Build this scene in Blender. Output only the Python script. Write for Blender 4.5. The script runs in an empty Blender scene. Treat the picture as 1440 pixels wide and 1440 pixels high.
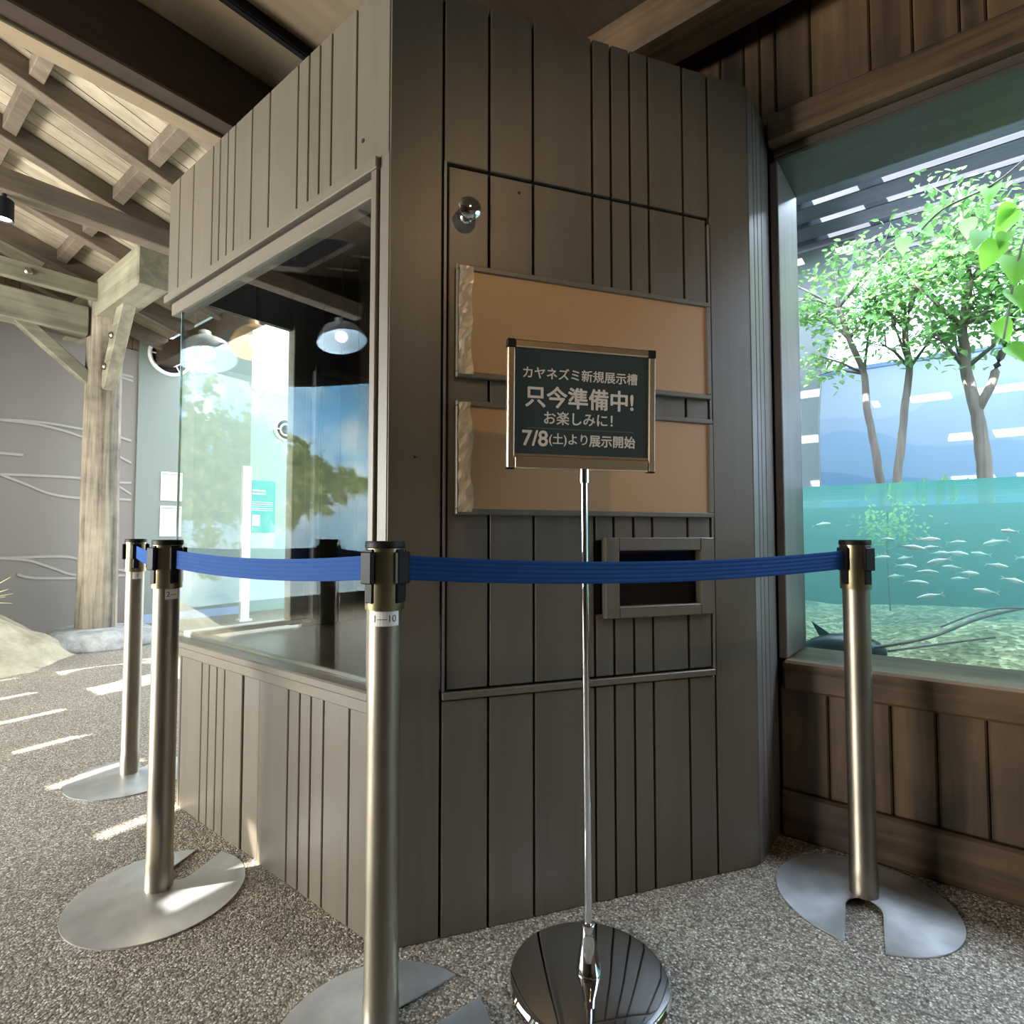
import bpy, bmesh, math, random
from mathutils import Vector, Matrix, noise
random.seed(7)
R = math.radians
scene = bpy.context.scene
C = scene.collection

# ------------------------------------------------------------------ camera
cam = bpy.data.cameras.new('camera')
cam.sensor_fit = 'HORIZONTAL'; cam.sensor_width = 36.0
cam.lens = 36.0 * 800.0 / 1440.0
cam.clip_start = 0.02; cam.clip_end = 200
camo = bpy.data.objects.new('camera', cam); C.objects.link(camo)
camo.location = (1.061, -0.854, 0.94)
camo.rotation_euler = (R(92.5), 0, R(38.7))
scene.camera = camo

# ------------------------------------------------------------------ world, sun, added area lamps, exposure
w = bpy.data.worlds.new('World'); scene.world = w; w.use_nodes = True
bgn = w.node_tree.nodes['Background']
bgn.inputs['Color'].default_value = (0.80, 0.89, 1.0, 1)
bgn.inputs['Strength'].default_value = 3.0

def light(name, kind, loc, energy, color=(1, 1, 1), rot=None, target=None, **kw):
    l = bpy.data.lights.new(name, kind); l.energy = energy; l.color = color
    for k, v in kw.items(): setattr(l, k, v)
    o = bpy.data.objects.new(name, l); C.objects.link(o); o.location = loc
    if rot: o.rotation_euler = rot
    if target is not None:
        o.rotation_euler = (Vector(target) - Vector(loc)).to_track_quat('-Z', 'Y').to_euler()
    return o
SUN = Vector((0.30, 0.62, -0.80)).normalized()
so = light('sun', 'SUN', (0, 0, 10), 16.0, (1.0, 0.95, 0.85), angle=R(0.25))
so.rotation_euler = SUN.to_track_quat('-Z', 'Y').to_euler()
# unseen area lamp added for the daylight falling on the booth from the left
light('daylight_fill', 'AREA', (-3.5, -4.26, 1.20), 460, (1.0, 0.985, 0.94), rot=(R(90), 0, 0), shape='RECTANGLE', size=3.4, size_y=1.8)
# unseen area lamp added above the tank to brighten its inside
light('tank_fill', 'AREA', (1.9, 2.0, 2.74), 150, (0.76, 0.86, 1.0), rot=(0, 0, 0), shape='RECTANGLE', size=4.6, size_y=0.7)

scene.view_settings.view_transform = 'Standard'
scene.view_settings.look = 'None'
scene.view_settings.gamma = 1.0
scene.view_settings.use_curve_mapping = False
scene.view_settings.exposure = 0.9
scene.cycles.use_denoising = True
scene.cycles.max_bounces = 10
scene.cycles.transparent_max_bounces = 24
scene.cycles.sample_clamp_indirect = 6.0

# ------------------------------------------------------------------ materials
MATS = {}
def srgb(r, g, b):
    f = lambda c: (c / 255 / 12.92) if c / 255 <= 0.04045 else ((c / 255 + 0.055) / 1.055) ** 2.4
    return (f(r), f(g), f(b), 1)
def mat(name):
    m = bpy.data.materials.new(name); m.use_nodes = True; MATS[name] = m
    nt = m.node_tree; b = nt.nodes['Principled BSDF']
    return m, nt, b
def N(nt, t, **kw):
    n = nt.nodes.new(t)
    for k, v in kw.items():
        if k in n.inputs: n.inputs[k].default_value = v
        else: setattr(n, k, v)
    return n
def ramp(nt, fac, stops):
    r = nt.nodes.new('ShaderNodeValToRGB'); e = r.color_ramp.elements
    while len(e) < len(stops): e.new(0.5)
    for i, (p, c) in enumerate(stops): e[i].position = p; e[i].color = c
    nt.links.new(fac, r.inputs['Fac']); return r.outputs['Color']
def coords(nt, scale=(1, 1, 1), rot=(0, 0, 0)):
    tc = nt.nodes.new('ShaderNodeTexCoord'); mp = nt.nodes.new('ShaderNodeMapping')
    mp.inputs['Scale'].default_value = scale; mp.inputs['Rotation'].default_value = rot
    nt.links.new(tc.outputs['Object'], mp.inputs['Vector']); return mp.outputs['Vector']
def bump(nt, b, h, strength, dist=0.01):
    n = nt.nodes.new('ShaderNodeBump'); n.inputs['Strength'].default_value = strength; n.inputs['Distance'].default_value = dist
    nt.links.new(h, n.inputs['Height']); nt.links.new(n.outputs['Normal'], b.inputs['Normal'])
def mult_random(nt, col, amount):
    oi = nt.nodes.new('ShaderNodeObjectInfo')
    mr = N(nt, 'ShaderNodeMapRange'); mr.inputs['To Min'].default_value = 1 - amount; mr.inputs['To Max'].default_value = 1 + amount
    nt.links.new(oi.outputs['Random'], mr.inputs['Value'])
    vm = nt.nodes.new('ShaderNodeVectorMath'); vm.operation = 'SCALE'
    nt.links.new(col, vm.inputs[0]); nt.links.new(mr.outputs['Result'], vm.inputs['Scale'])
    return vm.outputs['Vector']
def plain(name, col, rough=0.5, metal=0.0, emit=None, es=0.0, spec=None):
    m, nt, b = mat(name)
    b.inputs['Base Color'].default_value = col; b.inputs['Roughness'].default_value = rough; b.inputs['Metallic'].default_value = metal
    if spec is not None: b.inputs['Specular IOR Level'].default_value = spec
    if emit: b.inputs['Emission Color'].default_value = emit; b.inputs['Emission Strength'].default_value = es
    return m
def wood(name, dark, lightc, axis='z', rough=0.5, var=0.1, gscale=1.0, knots=0.0, contrast=(0.3, 0.72), bstr=0.25):
    m, nt, b = mat(name)
    sc = {'z': (26, 26, 1.1), 'x': (1.1, 26, 26), 'y': (26, 1.1, 26)}[axis]
    v = coords(nt, tuple(s * gscale for s in sc))
    n1 = N(nt, 'ShaderNodeTexNoise', Scale=1.0, Detail=6.0, Roughness=0.62, Distortion=0.5); nt.links.new(v, n1.inputs['Vector'])
    v2 = coords(nt, (1, 1, 1)); n2 = N(nt, 'ShaderNodeTexNoise', Scale=3.2, Detail=4.0, Roughness=0.6); nt.links.new(v2, n2.inputs['Vector'])
    mx = N(nt, 'ShaderNodeMix', data_type='FLOAT'); mx.inputs[0].default_value = 0.42
    nt.links.new(n1.outputs['Fac'], mx.inputs[2]); nt.links.new(n2.outputs['Fac'], mx.inputs[3])
    col = ramp(nt, mx.outputs[0], [(contrast[0], dark), (contrast[1], lightc)])
    if knots:
        vo = N(nt, 'ShaderNodeTexVoronoi', Scale=2.6 * knots); vk = coords(nt, {'z': (1, 1, .45), 'x': (.45, 1, 1), 'y': (1, .45, 1)}[axis])
        nt.links.new(vk, vo.inputs['Vector'])
        kf = ramp(nt, vo.outputs['Distance'], [(0.03, (0.25, 0.22, 0.2, 1)), (0.1, (1, 1, 1, 1))])
        mm = N(nt, 'ShaderNodeMix', data_type='RGBA', blend_type='MULTIPLY'); mm.inputs[0].default_value = 1.0
        nt.links.new(col, mm.inputs[6]); nt.links.new(kf, mm.inputs[7]); col = mm.outputs[2]
    col = mult_random(nt, col, var)
    nt.links.new(col, b.inputs['Base Color']); b.inputs['Roughness'].default_value = rough
    bump(nt, b, n1.outputs['Fac'], bstr, 0.004)
    return m

M_BOOTH = wood('booth_paint', srgb(88, 80, 68), srgb(106, 98, 84), 'z', 0.42, 0.04, contrast=(0.25, 0.75), bstr=0.15)
M_BOOTHX = wood('booth_paint_rail', srgb(92, 84, 72), srgb(112, 104, 89), 'x', 0.42, 0.05, contrast=(0.25, 0.75), bstr=0.15)
M_GAP = plain('groove_black', (0.008, 0.007, 0.006, 1), 0.9)
M_TANKWOOD = wood('tank_wall_wood', srgb(30, 23, 16), srgb(106, 82, 56), 'z', 0.45, 0.2, gscale=0.6, knots=1.7, contrast=(0.36, 0.68), bstr=0.5)
M_TANKWOODX = wood('tank_timber', srgb(34, 26, 18), srgb(112, 88, 62), 'x', 0.4, 0.12, gscale=0.6, knots=1.3, contrast=(0.38, 0.68), bstr=0.5)
M_TANKWOODG = wood('tank_header_wood', srgb(48, 42, 38), srgb(88, 80, 72), 'x', 0.42, 0.08, gscale=0.6)
M_JAMB = wood('jamb_wood', srgb(86, 80, 76), srgb(132, 126, 122), 'z', 0.4, 0.08, gscale=0.7)
M_ROOFB = wood('roof_board', srgb(126, 112, 92), srgb(196, 182, 158), 'y', 0.7, 0.12, gscale=0.7, contrast=(0.25, 0.7))
M_RAFTER = wood('rafter_wood', srgb(78, 66, 54), srgb(128, 114, 96), 'y', 0.7, 0.1, gscale=0.7)
M_BEAMX = wood('beam_wood_x', srgb(84, 80, 64), srgb(164, 158, 134), 'x', 0.75, 0.1, gscale=0.5)
M_BEAMY = wood('beam_wood_y', srgb(80, 77, 63), srgb(152, 148, 126), 'y', 0.75, 0.1, gscale=0.5)
M_LOG = wood('log_wood', srgb(62, 54, 44), srgb(170, 158, 136), 'z', 0.75, 0.0, gscale=0.9, contrast=(0.36, 0.66), bstr=0.8)
M_CEIL = wood('ceiling_ply', srgb(150, 130, 104), srgb(188, 168, 138), 'y', 0.8, 0.05, gscale=0.25)
M_DARKBEAM = wood('dark_beam', srgb(56, 42, 30), srgb(84, 66, 50), 'y', 0.6, 0.05)
M_GABLE = wood('gable_planks', srgb(84, 68, 54), srgb(128, 108, 88), 'z', 0.7, 0.14)
M_BLACK = plain('black_plastic', (0.008, 0.008, 0.009, 1), 0.5, spec=0.2)
M_STEEL, nt, b = mat('brushed_steel')
v = coords(nt, (14, 14, 5)); n = N(nt, 'ShaderNodeTexNoise', Scale=1.0, Detail=4.0); nt.links.new(v, n.inputs['Vector'])
nt.links.new(ramp(nt, n.outputs['Fac'], [(0.3, srgb(134, 126, 112)), (0.7, srgb(160, 151, 136))]), b.inputs['Base Color'])
b.inputs['Metallic'].default_value = 1.0; b.inputs['Roughness'].default_value = 0.40
M_PLATE, nt, b = mat('plate_steel')
v = coords(nt, (1, 1, 1)); n = N(nt, 'ShaderNodeTexNoise', Scale=9.0, Detail=5.0, Roughness=0.65); nt.links.new(v, n.inputs['Vector'])
nt.links.new(ramp(nt, n.outputs['Fac'], [(0.3, srgb(184, 187, 188)), (0.7, srgb(214, 217, 217))]), b.inputs['Base Color'])
nt.links.new(ramp(nt, n.outputs['Fac'], [(0.3, (0.3, 0.3, 0.3, 1)), (0.7, (0.42, 0.42, 0.42, 1))]), b.inputs['Roughness'])
b.inputs['Metallic'].default_value = 0.75; b.inputs['Anisotropic'].default_value = 0.5
tg = N(nt, 'ShaderNodeTangent', direction_type='RADIAL', axis='Z'); nt.links.new(tg.outputs['Tangent'], b.inputs['Tangent'])
M_HEAD = plain('head_steel', srgb(146, 136, 106), 0.33, 1.0)
M_CHROME = plain('chrome', (0.78, 0.79, 0.82, 1), 0.05, 1.0)
M_SIGNMETAL = plain('sign_satin_metal', srgb(214, 190, 158), 0.3, 1.0)
M_SIGNBOARD = plain('sign_board', srgb(58, 70, 71), 0.2)
M_LETTER = plain('lettering', srgb(214, 208, 200), 0.6)
M_BELT = plain('blue_belt', srgb(26, 70, 132), 0.75, spec=0.2)
M_LABEL = plain('white_label', srgb(228, 226, 220), 0.5)
M_INK = plain('ink', srgb(40, 40, 52), 0.6)
M_TAN = plain('tan_board', srgb(176, 136, 92), 0.45)
M_TAPE, nt, b = mat('crumpled_film')
b.inputs['Base Color'].default_value = srgb(212, 192, 158); b.inputs['Roughness'].default_value = 0.25; b.inputs['Alpha'].default_value = 0.62
M_FLOOR, nt, b = mat('pebble_floor')
v = coords(nt, (1, 1, 1)); vo = N(nt, 'ShaderNodeTexVoronoi', Scale=215.0); nt.links.new(v, vo.inputs['Vector'])
vo2 = N(nt, 'ShaderNodeTexVoronoi', Scale=120.0); nt.links.new(v, vo2.inputs['Vector'])
sep = N(nt, 'ShaderNodeSeparateColor'); nt.links.new(vo.outputs['Color'], sep.inputs['Color'])
c1 = ramp(nt, sep.outputs['Red'], [(0.0, srgb(92, 86, 76)), (0.3, srgb(136, 129, 115)), (0.65, srgb(174, 167, 151)), (0.9, srgb(206, 200, 184)), (1.0, srgb(240, 237, 226))])
n = N(nt, 'ShaderNodeTexNoise', Scale=1.6, Detail=3.0); nt.links.new(v, n.inputs['Vector'])
c2 = ramp(nt, n.outputs['Fac'], [(0.3, (0.82, 0.8, 0.8, 1)), (0.7, (1.06, 1.04, 1.0, 1))])
mm = N(nt, 'ShaderNodeMix', data_type='RGBA', blend_type='MULTIPLY'); mm.inputs[0].default_value = 1.0
nt.links.new(c1, mm.inputs[6]); nt.links.new(c2, mm.inputs[7])
dk = ramp(nt, vo.outputs['Distance'], [(0.3, (1, 1, 1, 1)), (0.8, (0.42, 0.38, 0.36, 1))])
m2 = N(nt, 'ShaderNodeMix', data_type='RGBA', blend_type='MULTIPLY'); m2.inputs[0].default_value = 1.0
nt.links.new(mm.outputs[2], m2.inputs[6]); nt.links.new(dk, m2.inputs[7])
nt.links.new(m2.outputs[2], b.inputs['Base Color']); b.inputs['Roughness'].default_value = 0.5
inv = N(nt, 'ShaderNodeMath', operation='SUBTRACT'); inv.inputs[0].default_value = 1.0; nt.links.new(vo.outputs['Distance'], inv.inputs[1])
bump(nt, b, inv.outputs[0], 0.7, 0.004)
def glassmat(name, f0, tint=(1, 1, 1, 1), rough=0.0, tir=None):
    m = bpy.data.materials.new(name); m.use_nodes = True; nt = m.node_tree; nt.nodes.clear()
    out = N(nt, 'ShaderNodeOutputMaterial'); tr = N(nt, 'ShaderNodeBsdfTransparent'); gl = N(nt, 'ShaderNodeBsdfGlossy')
    tr.inputs['Color'].default_value = tint; gl.inputs['Roughness'].default_value = rough; gl.inputs['Color'].default_value = (1, 1, 1, 1)
    mx = N(nt, 'ShaderNodeMixShader')
    if tir:
        fr = N(nt, 'ShaderNodeFresnel', IOR=tir); fac = fr.outputs['Fac']
    else:   # Schlick, the same from both sides of a thin pane
        lw = N(nt, 'ShaderNodeLayerWeight'); lw.inputs['Blend'].default_value = 0.5
        pw = N(nt, 'ShaderNodeMath', operation='POWER'); pw.inputs[1].default_value = 5.0; nt.links.new(lw.outputs['Facing'], pw.inputs[0])
        ma = N(nt, 'ShaderNodeMath', operation='MULTIPLY_ADD'); ma.inputs[1].default_value = 1 - f0; ma.inputs[2].default_value = f0; nt.links.new(pw.outputs[0], ma.inputs[0]); fac = ma.outputs[0]
    nt.links.new(fac, mx.inputs['Fac']); nt.links.new(tr.outputs[0], mx.inputs[1]); nt.links.new(gl.outputs[0], mx.inputs[2])
    nt.links.new(mx.outputs[0], out.inputs['Surface']); return m
M_GLASS = glassmat('booth_glass', 0.04, (0.95, 0.98, 0.97, 1))
M_ACRYL = glassmat('tank_glass', 0.015, (0.93, 0.97, 1.0, 1))
M_GLASSEDGE = plain('glass_edge', srgb(120, 150, 146), 0.2)
M_WALLWAVE = plain('wave_wall_paint', srgb(130, 125, 117), 0.8)
M_WALLGREEN = plain('grey_green_paint', srgb(128, 138, 130), 0.8)
M_WALLLIGHT = plain('pale_green_paint', srgb(150, 172, 164), 0.8)
M_WAVELINE = plain('wave_line_white', srgb(160, 156, 148), 0.7)
M_WHITE = plain('white_paint', srgb(236, 238, 236), 0.6)
M_TEALPOSTER = plain('teal_poster', srgb(48, 160, 156), 0.5)
M_ROOMDARK = plain('dark_interior', (0.012, 0.008, 0.007, 1), 0.8)
M_STONE, nt, b = mat('stone')
v = coords(nt, (1, 1, 1)); n = N(nt, 'ShaderNodeTexNoise', Scale=7.0, Detail=8.0, Roughness=0.7); nt.links.new(v, n.inputs['Vector'])
nt.links.new(ramp(nt, n.outputs['Fac'], [(0.3, srgb(110, 112, 112)), (0.7, srgb(190, 192, 188))]), b.inputs['Base Color']); b.inputs['Roughness'].default_value = 0.8
bump(nt, b, n.outputs['Fac'], 0.5, 0.03)
M_SAND, nt, b = mat('sand')
v = coords(nt, (1, 1, 1)); n = N(nt, 'ShaderNodeTexNoise', Scale=5.0, Detail=9.0, Roughness=0.7); nt.links.new(v, n.inputs['Vector'])
nt.links.new(ramp(nt, n.outputs['Fac'], [(0.3, srgb(150, 139, 112)), (0.7, srgb(206, 197, 172))]), b.inputs['Base Color']); b.inputs['Roughness'].default_value = 0.9
bump(nt, b, n.outputs['Fac'], 0.6, 0.05)
M_GRASS = plain('dry_grass', srgb(206, 208, 150), 0.6)
M_GRAVEL, nt, b = mat('tank_gravel')
v = coords(nt, (1, 1, 1)); vo = N(nt, 'ShaderNodeTexVoronoi', Scale=55.0); nt.links.new(v, vo.inputs['Vector'])
sep = N(nt, 'ShaderNodeSeparateColor'); nt.links.new(vo.outputs['Color'], sep.inputs['Color'])
n = N(nt, 'ShaderNodeTexNoise', Scale=4.0, Detail=6.0); nt.links.new(v, n.inputs['Vector'])
mx = N(nt, 'ShaderNodeMix', data_type='FLOAT'); mx.inputs[0].default_value = 0.6; nt.links.new(sep.outputs['Red'], mx.inputs[2]); nt.links.new(n.outputs['Fac'], mx.inputs[3])
nt.links.new(ramp(nt, mx.outputs[0], [(0.25, srgb(92, 92, 60)), (0.55, srgb(150, 150, 104)), (0.8, srgb(220, 222, 170))]), b.inputs['Base Color']); b.inputs['Roughness'].default_value = 0.9
bump(nt, b, vo.outputs['Distance'], 0.6, 0.02)
M_BARK = wood('bark', srgb(84, 74, 66), srgb(150, 138, 126), 'z', 0.8, 0.0, gscale=1.4, bstr=0.6)
def leafmat(name, col, tcol):
    m, nt, b = mat(name)
    tr = N(nt, 'ShaderNodeBsdfTranslucent'); tr.inputs['Color'].default_value = tcol
    b.inputs['Base Color'].default_value = col; b.inputs['Roughness'].default_value = 0.5
    mx = N(nt, 'ShaderNodeMixShader'); mx.inputs['Fac'].default_value = 0.5
    nt.links.new(b.outputs[0], mx.inputs[1]); nt.links.new(tr.outputs[0], mx.inputs[2])
    nt.links.new(mx.outputs[0], nt.nodes['Material Output'].inputs['Surface']); return m
M_LEAF = leafmat('leaf', srgb(116, 164, 104), srgb(158, 200, 122))
M_LEAF2 = leafmat('leaf_bright', srgb(92, 152, 50), srgb(132, 190, 64))
M_FISH = plain('silver_fish', srgb(236, 240, 226), 0.3)
M_CATFISH = plain('dark_catfish', srgb(34, 34, 36), 0.4)
M_ALGAE = leafmat('water_plant', srgb(150, 190, 96), srgb(190, 230, 110))
# water volume
M_WATER = bpy.data.materials.new('tank_water'); M_WATER.use_nodes = True; nt = M_WATER.node_tree; nt.nodes.clear()
out = N(nt, 'ShaderNodeOutputMaterial'); sc_ = N(nt, 'ShaderNodeVolumeScatter'); ab = N(nt, 'ShaderNodeVolumeAbsorption'); ad = N(nt, 'ShaderNodeAddShader')
sc_.inputs['Color'].default_value = (0.32, 0.82, 0.68, 1); sc_.inputs['Density'].default_value = 0.9
ab.inputs['Color'].default_value = (0.25, 0.84, 0.76, 1); ab.inputs['Density'].default_value = 1.0
nt.links.new(sc_.outputs[0], ad.inputs[0]); nt.links.new(ab.outputs[0], ad.inputs[1]); nt.links.new(ad.outputs[0], out.inputs['Volume'])
# painted mountain backdrop (flat paint: ridges of flat blue)
M_MURAL, nt, b = mat('mountain_mural')
tc = N(nt, 'ShaderNodeTexCoord'); sx = N(nt, 'ShaderNodeSeparateXYZ'); nt.links.new(tc.outputs['Object'], sx.inputs[0])
def ridge(freq, amp, base, seed):
    mp = N(nt, 'ShaderNodeCombineXYZ'); nt.links.new(sx.outputs['X'], mp.inputs['X']); mp.inputs['Y'].default_value = seed
    nn = N(nt, 'ShaderNodeTexNoise', Scale=freq, Detail=3.0, Roughness=0.45); nt.links.new(mp.outputs[0], nn.inputs['Vector'])
    ma = N(nt, 'ShaderNodeMath', operation='MULTIPLY_ADD'); ma.inputs[1].default_value = amp; ma.inputs[2].default_value = base - amp * 0.5
    nt.links.new(nn.outputs['Fac'], ma.inputs[0])
    su = N(nt, 'ShaderNodeMath', operation='SUBTRACT'); nt.links.new(ma.outputs[0], su.inputs[0]); nt.links.new(sx.outputs['Z'], su.inputs[1])
    mr = N(nt, 'ShaderNodeMapRange'); mr.inputs['From Min'].default_value = -0.006; mr.inputs['From Max'].default_value = 0.006
    nt.links.new(su.outputs[0], mr.inputs['Value']); return mr.outputs['Result']
col = None
prev = srgb(212, 228, 246)
for (fr_, amp, base, seed, cc) in [(1.1, 0.9, 1.85, 3.1, srgb(196, 218, 244)), (0.9, 0.8, 1.62, 8.4, srgb(176, 207, 240)), (0.7, 1.2, 1.42, 5.2, srgb(152, 191, 232))]:
    mx = N(nt, 'ShaderNodeMix', data_type='RGBA'); nt.links.new(ridge(fr_, amp, base, seed), mx.inputs[0])
    if col is None: mx.inputs[6].default_value = prev
    else: nt.links.new(col, mx.inputs[6])
    mx.inputs[7].default_value = cc; col = mx.outputs[2]
nt.links.new(col, b.inputs['Base Color']); b.inputs['Roughness'].default_value = 0.6
# river photo mural on the diorama across the hall
M_RIVER, nt, b = mat('river_mural')
tc = N(nt, 'ShaderNodeTexCoord'); sx = N(nt, 'ShaderNodeSeparateXYZ'); nt.links.new(tc.outputs['Object'], sx.inputs[0])
nz = N(nt, 'ShaderNodeTexNoise', Scale=1.1, Detail=7.0, Roughness=0.6); nt.links.new(tc.outputs['Object'], nz.inputs['Vector'])
sky = ramp(nt, nz.outputs['Fac'], [(0.36, srgb(112, 166, 204)), (0.48, srgb(168, 204, 222)), (0.6, srgb(240, 243, 244))])
nw = N(nt, 'ShaderNodeTexNoise', Scale=11.0, Detail=8.0, Roughness=0.75); nt.links.new(tc.outputs['Object'], nw.inputs['Vector'])
tree = ramp(nt, nw.outputs['Fac'], [(0.35, srgb(52, 66, 38)), (0.55, srgb(104, 120, 70)), (0.7, srgb(158, 160, 108))])
wat = ramp(nt, nz.outputs['Fac'], [(0.38, srgb(120, 160, 182)), (0.62, srgb(206, 216, 220))])
def thresh(sock, lo, hi):
    mr = N(nt, 'ShaderNodeMapRange'); mr.inputs['From Min'].default_value = lo; mr.inputs['From Max'].default_value = hi; nt.links.new(sock, mr.inputs['Value']); return mr.outputs['Result']
# bank height as a function of y: tall on the right side (y near -1.4), dropping to the horizon further left
bh = N(nt, 'ShaderNodeMapRange'); bh.inputs['From Min'].default_value = -3.75; bh.inputs['From Max'].default_value = -2.0; bh.inputs['To Min'].default_value = 0.03; bh.inputs['To Max'].default_value = 0.85
nt.links.new(sx.outputs['Y'], bh.inputs['Value'])
nb = N(nt, 'ShaderNodeTexNoise', Scale=4.5, Detail=9.0, Roughness=0.75); nt.links.new(tc.outputs['Object'], nb.inputs['Vector'])
nc = N(nt, 'ShaderNodeMath', operation='MULTIPLY_ADD'); nc.inputs[1].default_value = 2.4; nc.inputs[2].default_value = -0.75; nt.links.new(nb.outputs['Fac'], nc.inputs[0])
na = N(nt, 'ShaderNodeMath', operation='MULTIPLY'); nt.links.new(bh.outputs[0], na.inputs[0]); nt.links.new(nc.outputs[0], na.inputs[1])
na2 = N(nt, 'ShaderNodeMath', operation='MULTIPLY_ADD'); na2.inputs[1].default_value = 1.9; na2.inputs[2].default_value = 0.05; nt.links.new(na.outputs[0], na2.inputs[0])
zr = N(nt, 'ShaderNodeMath', operation='SUBTRACT'); nt.links.new(sx.outputs['Z'], zr.inputs[0]); zr.inputs[1].default_value = 1.60
zab = N(nt, 'ShaderNodeMath', operation='ABSOLUTE'); nt.links.new(zr.outputs[0], zab.inputs[0])
tm = N(nt, 'ShaderNodeMath', operation='SUBTRACT'); nt.links.new(na2.outputs[0], tm.inputs[0]); nt.links.new(zab.outputs[0], tm.inputs[1])
mx1 = N(nt, 'ShaderNodeMix', data_type='RGBA'); nt.links.new(thresh(zr.outputs[0], -0.01, 0.01), mx1.inputs[0]); nt.links.new(wat, mx1.inputs[6]); nt.links.new(sky, mx1.inputs[7])
mx2 = N(nt, 'ShaderNodeMix', data_type='RGBA'); nt.links.new(thresh(tm.outputs[0], -0.02, 0.05), mx2.inputs[0]); nt.links.new(mx1.outputs[2], mx2.inputs[6]); nt.links.new(tree, mx2.inputs[7])
nt.links.new(mx2.outputs[2], b.inputs['Base Color']); b.inputs['Roughness'].default_value = 0.6

# ------------------------------------------------------------------ mesh helpers
def box(bm, x0, x1, y0, y1, z0, z1, mtx=None, bev=0.0):
    vs = [Vector((x, y, z)) for x in (x0, x1) for y in (y0, y1) for z in (z0, z1)]
    if mtx: vs = [mtx @ v for v in vs]
    v = [bm.verts.new(p) for p in vs]
    fs = [(0, 1, 3, 2), (4, 6, 7, 5), (0, 4, 5, 1), (2, 3, 7, 6), (0, 2, 6, 4), (1, 5, 7, 3)]
    faces = [bm.faces.new([v[i] for i in f]) for f in fs]
    if bev:
        es = list({e for f in faces for e in f.edges})
        bmesh.ops.bevel(bm, geom=es, offset=bev, segments=1, affect='EDGES', profile=0.5)
def bbox(*a, mtx=None, bev=0.0):
    bm = bmesh.new(); box(bm, *a, mtx=mtx, bev=bev); return bm
def frame_of(d, up=None):
    d = d.normalized(); a = Vector((0, 0, 1)) if abs(d.z) < 0.95 else Vector((1, 0, 0))
    s = d.cross(a).normalized(); return s, s.cross(d).normalized()
def tube(bm, pts, radii, seg=12, caps=True):
    pts = [Vector(p) for p in pts]; rings = []
    if not isinstance(radii, (list, tuple)): radii = [radii] * len(pts)
    for i, p in enumerate(pts):
        d = pts[min(i + 1, len(pts) - 1)] - pts[max(i - 1, 0)]
        s, t = frame_of(d)
        rings.append([bm.verts.new(p + radii[i] * (math.cos(k * 2 * math.pi / seg) * s + math.sin(k * 2 * math.pi / seg) * t)) for k in range(seg)])
    for a, b_ in zip(rings, rings[1:]):
        for k in range(seg): bm.faces.new([a[k], a[(k + 1) % seg], b_[(k + 1) % seg], b_[k]])
    if caps:
        bm.faces.new(rings[0][::-1]); bm.faces.new(rings[-1])
def lathe(bm, prof, c=(0, 0, 0), seg=32, axis='z'):
    rings = []
    for r, z in prof:
        if r < 1e-6: rings.append([bm.verts.new((c[0], c[1], c[2] + z))]); continue
        rings.append([bm.verts.new((c[0] + r * math.cos(k * 2 * math.pi / seg), c[1] + r * math.sin(k * 2 * math.pi / seg), c[2] + z)) for k in range(seg)])
    for a, b_ in zip(rings, rings[1:]):
        for k in range(seg):
            k2 = (k + 1) % seg
            if len(a) == 1 and len(b_) == 1: continue
            if len(a) == 1: bm.faces.new([a[0], b_[k2], b_[k]][::-1])
            elif len(b_) == 1: bm.faces.new([a[k], a[k2], b_[0]])
            else: bm.faces.new([a[k], a[k2], b_[k2], b_[k]])
    if len(rings[0]) > 1: bm.faces.new(rings[0][::-1])
    if len(rings[-1]) > 1: bm.faces.new(rings[-1])
def prism(bm, poly, z0, z1, mtx=None):
    lo = [Vector((x, y, z0)) for x, y in poly]; hi = [Vector((x, y, z1)) for x, y in poly]
    if mtx: lo = [mtx @ v for v in lo]; hi = [mtx @ v for v in hi]
    a = [bm.verts.new(v) for v in lo]; b_ = [bm.verts.new(v) for v in hi]; n = len(a)
    bm.faces.new(a[::-1]); bm.faces.new(b_)
    for i in range(n): bm.faces.new([a[i], a[(i + 1) % n], b_[(i + 1) % n], b_[i]])
def rootloc(p):
    while p.parent: p = p.parent
    return p.location.copy()
def obj(name, bm, m, parent=None, smooth=False, label=None, local=False, kind=None):
    bmesh.ops.recalc_face_normals(bm, faces=bm.faces)
    if parent and not local: bmesh.ops.translate(bm, verts=bm.verts, vec=-rootloc(parent))
    me = bpy.data.meshes.new(name); bm.to_mesh(me); bm.free()
    if m: me.materials.append(m)
    if smooth:
        for p in me.polygons: p.use_smooth = True
        if smooth != 'all':
            me.set_sharp_from_angle(angle=R(35))
    o = bpy.data.objects.new(name, me); C.objects.link(o)
    if parent: o.parent = parent
    if label: o['label'] = label
    if kind: o['kind'] = kind
    return o
def tag(o, label, cat, group=None, kind=None):
    o['label'] = label; o['category'] = cat
    if group: o['group'] = group
    if kind: o['kind'] = kind
    return o
def thing(name, label, cat, loc=(0, 0, 0), rz=0, group=None):
    o = bpy.data.objects.new(name, None); C.objects.link(o); o.location = loc; o.rotation_euler = (0, 0, rz)
    o.empty_display_size = 0.1
    return tag(o, label, cat, group)
def struct(name, bm, m, parent=None, label=None, smooth=False):
    o = obj(name, bm, m, parent, smooth)
    if not parent: o['kind'] = 'structure'
    if label: o['label'] = label
    return o
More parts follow.
